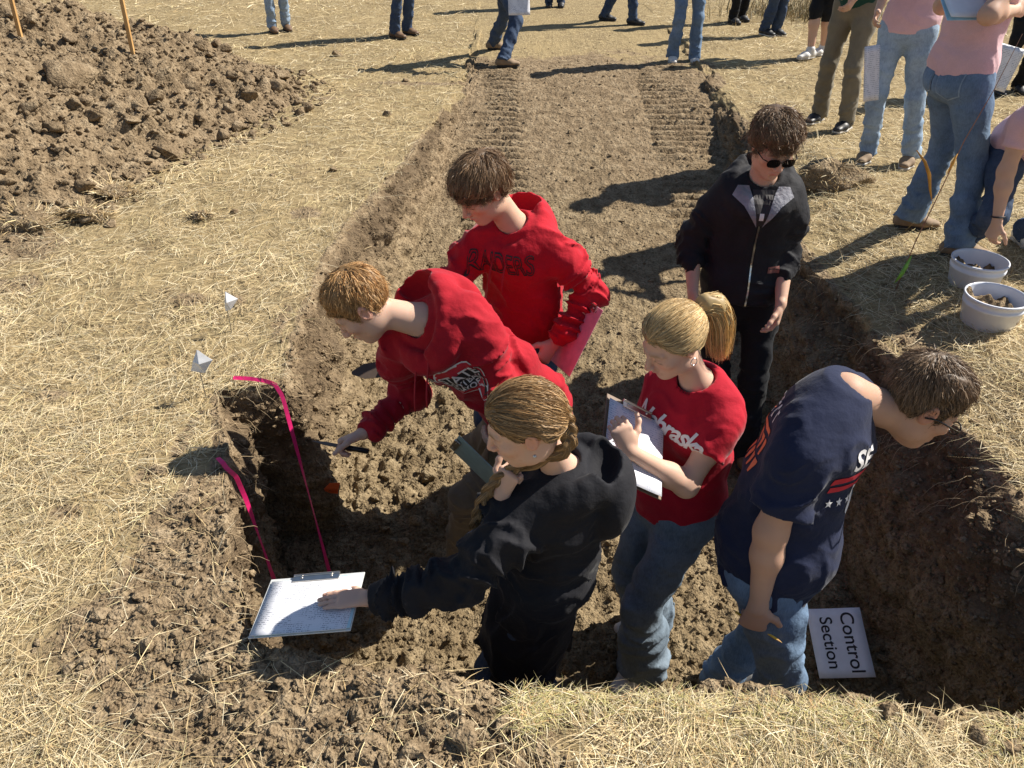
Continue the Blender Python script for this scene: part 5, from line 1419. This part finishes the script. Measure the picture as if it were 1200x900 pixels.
def props():
    # clipboards
    clipboard('clear clipboard with printed forms held out over the near left pit corner', BR_C, BR_R, BR_U, .285, .225, M_BOARDW, M_FORM, .006, .14, M_CYAN)
    r = A(774, 512, 1.84) - A(697, 474, 1.84); c = A(742, 522, 1.86); u = A(722, 488, 1.93) - A(760, 560, 1.77)
    clipboard('clipboard with lined paper held up by the person with the ponytail', c, r, u, .225, .30, M_BOARDN, M_LINED, .012)
    r = nv((.25, .9, .3)); u = A(530, 518, 2.34) - A(592, 572, 2.20)
    clipboard('sea green clipboard seen edge on in the digging student\'s hand', A(562, 546, 2.27), A(545, 508, 2.20) - A(527, 531, 2.38), u, .19, .27, M_BOARDG, None)
    u = A(689, 362, 2.76) - A(662, 428, 2.66)
    clipboard('pink clipboard under the arm of the person in the lettered hoodie', A(675, 394, 2.71), (.38, -.85, .1), u, .17, .30, M_BOARDP, None)
    c = A(1128, -8, 4.05); clipboard('sky blue clipboard carried by the person in jeans by the buckets', c, (1, .1, .0), (.1, .8, .6), .24, .32, M_BOARDB, M_PAPER)
    # loose papers
    for nm, lab, c, rr, uu, w, h in (('paper_sheet', 'white printed sheet in the hand of the person walking past the ramp', A(608, 0, gnd(590, 80)[1] - .15), (1, .1, 0), (0, .25, 1), .22, .28),
                                     ('paper_sheet', 'folded white sheets held beside faded light jeans', A(1021, 86, 5.15), (.5, -.1, .1), (-.06, .12, 1), .09, .33),
                                     ('paper_sheet', 'white printed sheet hanging before black trousers at the right edge', A(1170, 78, 7.1), (1, -.3, -.25), (.5, .15, 1), .28, .36)):
        c = nv(c); rr = unit(rr); uu = nv(uu); uu = unit(uu - rr * (uu @ rr))
        o = uv_quad(nm, c, rr, uu, w, h, M_FORM, None, c, .03); o.location = tuple(c); tag(o, lab, 'paper')
    # digging knife, trowel, pencil
    w = DIG.WR; h0 = A(432, 529, 2.36); h1 = A(388, 521, 2.34); d = unit(h1 - h0)
    root = empty('knife', h0, 'soil knife with black handle in the digging student\'s hand', 'knife')
    m = MB(); m.tube([h0, h0 + d * .005, h0 + d * .05, h0 + d * .11], [.008, .0115, .0105, .011], 10); m.build('handle', M_HANDLE, root, True, h0)
    m = MB(); p0 = h0 + d * .11; a = unit(np.cross(d, (0, 0, 1))); m.ribbon([p0 + a * .010, p0 + d * .06 + a * .011, p0 + d * .11 + a * .002], [p0 - a * .010, p0 + d * .06 - a * .010, p0 + d * .11 - a * .001], .0012); m.build('blade', M_BLADE, root, False, h0)
    t0 = RAID.WR + unit(RAID.WR - RAID.ER) * .06; t1 = A(452, 432, 2.60); d = unit(t1 - t0)
    root = empty('trowel', t0, 'dark hand trowel poking out past the digging student\'s chest', 'trowel')
    m = MB(); m.tube([t0 - d * .05, t0, t0 + d * .05], [.011, .012, .010], 10); m.tube([t0 + d * .05, t0 + d * .09], [.006, .006], 8); m.build('handle', M_HANDLE, root, True, t0)
    m = MB(); a = unit(np.cross(d, unit((0, -.6, .8)))); q = t0 + d * .09
    m.ribbon([q + a * .02, q + d * .02 + a * .034, q + d * .09 + a * .032, q + d * .14 + a * .006], [q - a * .02, q + d * .02 - a * .034, q + d * .09 - a * .032, q + d * .14 - a * .006], .0014); m.build('blade', M_BLADE, root, False, t0)
    hd = NAVY.WR + np.array([.0, .02, -.095]); q0 = hd + nv((.075, -.035, -.03)); q1 = hd - nv((.04, -.03, -.015)); d = unit(q0 - q1)
    root = empty('pencil', q1, 'yellow pencil in the fist of the person in the navy tee', 'pencil')
    m = MB(); m.tube([q1, q0], .0038, 6); m.build('barrel', M_YEL, root, False, q1); m = MB(); m.tube([q0, q0 + d * .018], [.0038, .0006], 6); m.build('tip', M_WOOD, root, False, q1)
    # wooden stakes in the spoil pile
    for lab, (u0, v0), (u1, v1) in (('left wooden stake driven into the spoil pile', (24, 42), (-2, -60)), ('right wooden stake driven into the spoil pile', (156, 63), (132, -50))):
        dr = Vector(A(u0, v0, 5)) - Vector((0, 0, CAM_H)); hit = PBVH.ray_cast(Vector((0, 0, CAM_H)), dr.normalized())[0]
        b = nv(hit); tp = A(u1, v1, b[1] + .05); ax = unit(tp - b); rt = unit(np.cross(ax, (.3, 1, 0))); fr = np.cross(ax, rt)
        m = MB(); m.box(b + ax * .32, [rt, fr, ax], (.018, .009, .52), .002); tag(m.build('stake', M_WOOD, None, False, b), lab, 'stake'); bpy.context.scene.collection.objects[-1] if False else None
        STK.append(b)
    for o, b in zip([o for o in COL.objects if o.name.startswith('stake')], STK): o.location = tuple(b)
    # pin flags
    for lab, (u, v), hgt, flag, mt in (('white pin flag nearer the pink ribbon', (240, 462), .22, [(-.10, .0), (-.065, .085), (.015, .03)], M_FLAG), ('white pin flag farther up the left bank', (271, 388), .20, [(-.06, .02), (-.055, .10), (.02, .07), (-.0, .0)], M_FLAG)):
        g = gnd(u, v); z = drop(*g); b = np.array([g[0], g[1], z]); tp = b + nv((.01, .01, hgt))
        root = empty('pin_flag', b, lab, 'flag', 'white pin flags on the left bank')
        m = MB(); m.tube([b - nv((0, 0, .05)), b + nv((.004, 0, hgt * .5)), tp], .0022, 6); m.build('wire', M_WIRE, root, True, b)
        bx = nv((.95, -.1, .25)); 
        m = MB(); P0 = tp; P1 = tp + nv((-.035, -.02, -.085)); P2 = tp + nv((.065, -.025, -.03)); P3 = tp + nv((.025, -.035, -.085))
        if hgt and v < 420: P1 = tp + nv((-.012, -.015, -.09)); P2 = tp + nv((.055, -.01, -.03)); P3 = tp + nv((.02, -.03, -.075))
        m.ribbon([P0, P0 * .5 + P1 * .5 + nv((0, -.01, 0)), P1], [P0 + nv((.004, 0, 0)), (P0 + P3) / 2 + nv((0, -.02, 0)), P3], .0008); m.ribbon([P0 + nv((.001, 0, 0)), (P0 + P3) / 2 + nv((0, -.02, 0)), P3], [P0 + nv((.006, 0, 0)), P0 * .35 + P2 * .65, P2], .0008)
        m.build('flag', mt, root, False, b)
    b = A(405, 652, 2.68); b[2] = drop(b[0], b[1])
    root = empty('pin_flag', b, 'small orange flag at the foot of the left pit wall', 'flag')
    m = MB(); m.tube([b - nv((0, 0, .03)), b + nv((.0, 0, .05))], .0014, 6); m.build('wire', M_WIRE, root, True, b)
    q = b + nv((0, -.01, .055)); m = MB(); m.ribbon([q + nv((-.038, 0, -.045)), q + nv((-.036, -.02, -.006)), q + nv((-.01, -.01, .02))], [q + nv((.02, -.01, -.045)), q + nv((.03, -.02, -.008)), q + nv((.04, -.01, .022))], .001); m.build('flag', M_ORANGE, root, False, b)
    # pink ribbons laid over the edge of the pit
    def ray(u, v):
        d = Vector(A(u, v, 3)) - Vector((0, 0, CAM_H)); h = GBVH.ray_cast(Vector((0, 0, CAM_H)), d.normalized()); return nv(h[0]), nv(h[1])
    for lab, px in (('longer pink ribbon hanging down the left pit wall from the straw', ([(274, 448), (292, 449), (308, 451), (322, 455)], ((326, 462), (386, 690)))),
                    ('shorter pink ribbon hanging beside the held out clipboard', ([(256, 542), (262, 548), (267, 555)], ((270, 562), (316, 690))))):
        lie, (l0, l1) = px
        C = [ray(*q)[0] + nv((.004, -.004, .026)) for q in lie]
        H = [ray(l0[0] + (l1[0] - l0[0]) * t, l0[1] + (l1[1] - l0[1]) * t)[0] for t in np.linspace(0, 1, 24)]
        p0 = C[-1] + nv((.02, 0, 0)); p1 = H[-1] + nv((.02, 0, 0)); ex = max([0] + [h[0] + .012 - (p0[0] + (p1[0] - p0[0]) * (p0[2] - h[2]) / (p0[2] - p1[2] + 1e-6)) for h in H[2:]])
        C += [p0 + (p1 - p0) * t + nv((min(ex, .2) * min(1, t * 4), 0, .012 * math.sin(t * 3.1))) for t in np.linspace(.06, 1, 12)]
        C = np.array(C)
        k = len(C); tt = np.linspace(0, 1, 40); C = np.stack([np.interp(tt, np.linspace(0, 1, k), C[:, i]) for i in range(3)], 1)
        T = unit2(np.gradient(C, axis=0)); tw = np.sin(tt * 7) * .7 + .3
        S1 = unit2(np.cross(T, np.array([.8, -.2, .5]))); S2 = np.cross(T, S1); S = S1 * np.cos(tw)[:, None] + S2 * np.sin(tw)[:, None]
        m = MB(); m.ribbon(C - S * .0085, C + S * .0085, .0005); o = m.build('ribbon', M_TAPE, None, False, C[0]); o.location = tuple(C[0]); tag(o, lab, 'ribbon')
    # buckets
    for lab, (u, v), s_ in (('white bucket of soil nearest the pit edge', (1172, 391), .9), ('white bucket that the kneeling person reaches into', (1152, 346), .88)):
        g = gnd(u, v); g = g + nv((.0, .12)); z = drop(*g) - .015; b = np.array([g[0], g[1], z])
        root = empty('bucket', b, lab, 'bucket', 'white plastic buckets')
        m = MB(); R1 = .150 * s_; H = .150
        m.lathe((0, 0, 0), [(0, .0), (.122 * s_, 0), (.128 * s_, .006), (R1 * .965, H - .05), (R1 * .99, H - .048), (R1 * .995, H - .035), (R1 * .97, H - .033), (R1 * .975, H - .012), (R1 * 1.02, H - .010), (R1 * 1.02, H), (R1 * .97, H + .002), (R1 * .955, H - .01), (.12 * s_, .012), (0, .010)], 44); m.build('shell', M_BUCKET, root, True)
        rr = np.linspace(0, R1 * .93, 14); V = []; Q = []
        for i, q in enumerate(rr):
            for j in range(36):
                a = j * math.pi / 18; x, y = q * math.cos(a), q * math.sin(a); V.append((x, y, (.085) + .05 * float(vnoise(np.array([x * 22]), np.array([y * 22]), np.array([u * 1.0]))[0]) + .02 * float(vnoise(np.array([x * 70]), np.array([y * 70]), np.array([1.0]))[0]) - .04 * (x / R1)))
        for i in range(13):
            for j in range(36): Q.append([i * 36 + j, (i + 1) * 36 + j, (i + 1) * 36 + (j + 1) % 36, i * 36 + (j + 1) % 36])
        mk('soil', np.array(V), np.array(Q), M_DARKSOIL, root)
    # the sheet lettered CONTROL SECTION at the foot of the right wall
    c = A(984, 753, 2.0); r = unit(A(1003, 795, 1.875) - A(985, 714, 2.125)); u = unit((1, .12, .22)); u = unit(u - r * (u @ r)); n = np.cross(r, u)
    root = empty('paper_sign', c, 'white sheet lettered Control Section at the foot of the right pit wall', 'sign')
    uv_quad('sheet', c, r, u, .275, .215, M_PAPER, root, c, .012, nx=8, ny=6)
    def txt(body, off, size):
        cu = bpy.data.curves.new('t', 'FONT'); cu.body = body; cu.size = size; cu.align_x = 'CENTER'; cu.align_y = 'CENTER'; cu.offset = .0006
        ob = bpy.data.objects.new('t', cu); COL.objects.link(ob); me = bpy.data.meshes.new_from_object(ob.evaluated_get(bpy.context.evaluated_depsgraph_get())); bpy.data.objects.remove(ob)
        P = np.array([v.co for v in me.vertices]); F = [tuple(p.vertices) for p in me.polygons]; bpy.data.meshes.remove(me)
        a = P[:, 0] / .275; b = (P[:, 1] + off) / .20
        W = c + r * P[:, :1] + u * (P[:, 1:2] + off) + n * (.0022 + .012 * (a ** 2 * 1.2 + np.maximum(0, -b) ** 2 * 1.5))[:, None]
        me2 = bpy.data.meshes.new('lettering'); me2.from_pydata((W - c).tolist(), [], F); me2.materials.append(M_INKK); o = bpy.data.objects.new('lettering', me2); COL.objects.link(o); o.parent = root
    txt('Control', .045, .075); txt('Section', -.040, .070)
    # tall dry weed on the right bank
    g = gnd(1052, 332); b = np.array([g[0], g[1], drop(*g)])
    pts = [b, A(1072, 285, 3.5), A(1098, 232, 3.52), A(1130, 165, 3.5), A(1165, 105, 3.45), A(1198, 40, 3.4)]
    root = empty('weed', b, 'thin reddish weed stalk with orange and green leaves on the right bank', 'plant')
    m = MB(); m.tube(pts, [.0035, .003, .0028, .0024, .0018, .001], 6); m.build('stem', M_STALK, root, True, b)
    def leaf(P, w, mt):
        P = nv(P); t = np.linspace(0, 1, len(P)); T = unit2(np.gradient(P, axis=0)); S = unit2(np.cross(T, np.array([.2, .9, .4]))) * (w * np.sin(np.pi * np.clip(t * .9 + .08, 0, 1)))[:, None]
        m = MB(); m.ribbon(P - S, P + S, .0004); m.build('leaf', mt, root, True, b)
    leaf([A(1074, 176, 3.5), A(1084, 190, 3.49), A(1089, 205, 3.49), A(1090, 222, 3.5), A(1093, 240, 3.52)], .008, M_DRYLEAF)
    leaf([A(1122, 180, 3.5), A(1116, 192, 3.5), A(1110, 204, 3.5)], .008, M_DRYLEAF)
    leaf([A(1068, 300, 3.5), A(1062, 312, 3.47), A(1056, 322, 3.45), A(1048, 332, 3.44)], .014, M_LEAF)
STK = []
props()

# ------------------------------------------------------------------ straw and dry grass
M_STRAW = vcol_mat('straw', .75, 0, .25)
PAL = np.array([(.68, .56, .35), (.59, .46, .26), (.76, .66, .45), (.50, .37, .19), (.41, .29, .14), (.62, .53, .28), (.32, .24, .13)])
def blades(X, Y, Z, L, wid, yaw, elev, droop, pal_w, r, name, parent=None, base=None, pal=PAL, tint=None):
    tipy = Y + np.sin(yaw) * np.cos(elev) * L; over = (base is None and parent is None) & (X > -.95) & (X < 2) & (np.abs(Y - yN(X)) < .3) & (tipy > yN(X) + .004) & (r.random(len(X)) < .93); yaw = np.where(over, -yaw, yaw)
    n = len(X); d = np.stack([np.cos(yaw) * np.cos(elev), np.sin(yaw) * np.cos(elev), np.sin(elev)], 1); s = np.stack([-np.sin(yaw), np.cos(yaw), 0 * yaw], 1)
    tl = r.uniform(-.7, .7, n); s = s * np.cos(tl)[:, None] + np.array([0, 0, 1.]) * np.sin(tl)[:, None]
    p0 = np.stack([X, Y, Z], 1); p1 = p0 + d * (L * .55)[:, None] + r.normal(size=(n, 3)) * (L * .05)[:, None]; p2 = p0 + d * L[:, None]
    p2[:, 2] -= droop * L; p1[:, 2] = np.maximum(p1[:, 2], Z + .004); p2[:, 2] = np.maximum(p2[:, 2], Z + .002)
    w = (wid)[:, None]
    V = np.stack([p0 - s * w, p0 + s * w, p1 - s * w * .8, p1 + s * w * .8, p2], 1).reshape(-1, 3)
    i = np.arange(n)[:, None] * 5
    Q = np.concatenate([i, i + 1, i + 3, i + 2], 1); T = np.concatenate([i + 2, i + 3, i + 4], 1)
    ci = r.choice(len(pal), n, p=pal_w); c = pal[ci] * r.uniform(.7, 1.2, (n, 1)) * (1 if tint is None else tint[:, None]); c = np.repeat(c, 5, 0)
    o = mk(name, V, [Q, T], M_STRAW, parent, False, cols=np.clip(c, 0, 1), base=base); return o
def straw():
    r = np.random.default_rng(12); N = 400000
    u = r.uniform(-120, 1320, N); v = r.uniform(-6, 990, N)
    c, s = math.cos(TH), math.sin(TH); t = CAM_H / (FPX * s - (450 - v) * c); X = (u - 600) * t; Y = (FPX * c + (450 - v) * s) * t
    sm = soil_mask(X, Y) + .35 * fbm(X * 5, Y * 5, 0 * X + 3, 3)
    w = pit(X, Y); pd = pile_dist(X, Y)
    thin = sstep(-.55, .05, fbm(X * 1.6, Y * 1.6, 0 * X + 9, 3))
    lim = np.where((Y > 3.0) & (X < 0), .45 * r.random(N) ** 2 + .05, .06)
    keep = (sm < r.uniform(.18, .55, N) + .25 * (lim > .1)) & (w < lim) & (pd < -.05) & (r.random(N) < (.25 + .75 * thin) * (.35 + .65 * sstep(-.35, .2, fbm(X * 9, Y * 9, 0 * X + 1, 2)))) & (r.random(N) < np.where(v > 600, .62, .8))
    keep |= (Y > 2.7) & (Y < 7) & (X < xLr(Y) + .4) & (X > xLr(Y) - .1) & (w < .8) & (r.random(N) < .05 * (1 - w) + .01)
    # a few straws hang over the edge and lie on the soil
    keep |= (w < .10) & (pd < 0) & (r.random(N) < .024)
    X, Y = X[keep], Y[keep]; n = len(X); Z = ground_z(X, Y)
    D = np.sqrt(X ** 2 + Y ** 2 + CAM_H ** 2)
    L = r.gamma(3, .021, n) * (1 + .06 * D) + .012; wid = np.maximum(r.uniform(.0005, .0013, n), .00022 * D)
    yaw = r.uniform(0, 2 * math.pi, n) * .55 + 3.5 * fbm(X * 1.3, Y * 1.3, 0 * X + 2, 2) + r.choice([0, math.pi], n)
    elev = np.abs(r.normal(.0, .17, n)); up = r.random(n) < .02; elev[up] = r.uniform(.5, 1.3, up.sum())
    near = (np.abs(Y - yN(X)) < .07) & (X > -1); elev[near] *= .25
    Z = Z + r.uniform(0, .014, n)
    rust = fbm(X * .9, Y * .9, 0 * X + 6, 3)
    o = blades(X, Y, Z, L, wid, yaw, elev, r.uniform(0, .25, n), [.24, .22, .17, .14, .07, .10, .06], r, 'straw_grass', tint=1 + .40 * fbm(X * 1.1, Y * 1.1, 0 * X + 6, 4)); tag(o, 'short dry straw grass covering the field', 'grass', kind='stuff')
    # fresher yellow-green blades on the near right lip, stalks and roots along the pit edge
    n = 12000; X = r.uniform(.0, 1.75, n); Y = yN(X) - np.abs(r.normal(0, .14, n)) - .03
    k = (fbm(X * 4, Y * 4, 0 * X, 2) > -.1) & (Y > .85); X, Y = X[k], Y[k]; n = len(X)
    G = np.array([(.52, .45, .20), (.44, .40, .16), (.62, .53, .32), (.50, .31, .14), (.70, .61, .42)])
    o = blades(X, Y, ground_z(X, Y) + .01, r.gamma(4, .010, n) + .012, r.uniform(.0005, .0010, n), r.uniform(0, 6.28, n), np.abs(r.normal(.0, .20, n)), r.uniform(.1, .4, n), [.26, .2, .24, .14, .16], r, 'lip_grass', pal=G)
    tag(o, 'matted yellow green grass on the near lip of the pit', 'grass', kind='stuff')
    X = np.concatenate([r.uniform(-.75, 1.8, 90), xLr(r.uniform(1.5, 6, 220)), ]); Y = np.concatenate([yN(X[:90]) + r.uniform(-.03, .05, 90), r.uniform(1.5, 6, 220)])
    X[90:] = xLr(Y[90:]) + r.uniform(-.12, .05, 220); n = len(X)
    o = blades(X, Y, ground_z(X, Y), r.gamma(5, .016, n) + .02, r.uniform(.0006, .0012, n), r.uniform(0, 6.28, n), r.uniform(.3, 1.35, n), r.uniform(0, .2, n), [.24, .22, .17, .14, .07, .10, .06], r, 'edge_stalks'); tag(o, 'broken straw stalks sticking up along the pit edge', 'grass', kind='stuff')
    # roots that dangle out of the upper walls
    m = MB(); rr = random.Random(4)
    for _ in range(260):
        side = rr.random() < .6
        y = rr.uniform(1.6, 4.5); x = float(xLr(y)) + rr.uniform(0, .1) if side else float(xRr(y)) - rr.uniform(0, .1); z = drop(x, y) ; sg = 1 if side else -1
        p = np.array([x, y, z + .005]); P = [p]; d = unit((sg * .8, rr.uniform(-.6, .6), rr.uniform(-.2, .5)))
        for k in range(4): d = unit(d + nv((rr.uniform(-.4, .4), rr.uniform(-.6, .6), -.35 + rr.uniform(-.3, .3)))); P.append(P[-1] + d * rr.uniform(.015, .04))
        m.tube(P, [.0013, .0011, .0009, .0007, .0004], 4, False)
    t = plain('root', (.42, .31, .18), .8); o = m.build('roots', t, None, True); tag(o, 'fine pale roots dangling from the upper pit walls', 'roots', kind='stuff')
straw()

# sod clumps: torn pieces of turf
def sod(label, u, v, rx, ry, rz, seed, grassy=400):
    g = gnd(u, v); z = drop(*g); c = np.array([g[0], g[1], z]); P, T = clod_mesh(seed, 4, .5); P = P * np.array([rx, ry, rz])
    P[:, 2] += rz * .3
    root = empty('sod_clump', c, label, 'sod'); mk('soil', P, T, M_SOIL, root)
    r = np.random.default_rng(seed); i = r.integers(0, len(P), grassy); q = P[i] * 1.0; k = q[:, 2] > -.1 * rz; q = q[k]; n = len(q)
    yaw = np.arctan2(q[:, 1], q[:, 0]) + r.normal(0, .8, n)
    o = blades(q[:, 0], q[:, 1], q[:, 2] - .005, r.gamma(5, .014, n) + .02, r.uniform(.0015, .0028, n), yaw, r.uniform(-.1, .9, n), r.uniform(0, .4, n), [.14, .18, .10, .18, .18, .04, .18], r, 'blades', root); o['kind'] = 'stuff'
sod('large dark sod clump with dry grass beside the right pit edge', 975, 216, .30, .17, .19, 61, 420)
sod('sod clump with dead grass at the foot of the spoil pile', 128, 228, .17, .11, .10, 62, 500)
sod('broken dark sod piece on the straw above the nearer white flag', 105, 255, .2, .1, .09, 63, 300)
sod('flattened sod lump at the left edge of the straw', 30, 262, .25, .16, .12, 64, 400)
sod('small sod lump in the straw left of the ramp', 235, 256, .09, .07, .05, 65, 150)

# tall dead weeds at the far edge
def weeds():
    r = np.random.default_rng(31); n = 1500; g = gnd(940, 16); X = g[0] + r.normal(0, .5, n); Y = g[1] + r.normal(0, .35, n)
    D = np.array([(.42, .34, .20), (.30, .24, .14), (.22, .18, .10), (.50, .42, .28), (.26, .24, .12), (.18, .14, .08), (.36, .26, .13)])
    o = blades(X, Y, 0 * X - .02, r.uniform(.12, .42, n), r.uniform(.003, .006, n), r.uniform(0, 6.28, n), r.uniform(.6, 1.5, n), r.uniform(0, .3, n), [.15] * 6 + [.10], r, 'tall_weeds', pal=D)
    tag(o, 'patch of tall dead weeds at the far right edge of the field', 'weeds', kind='stuff')
weeds()
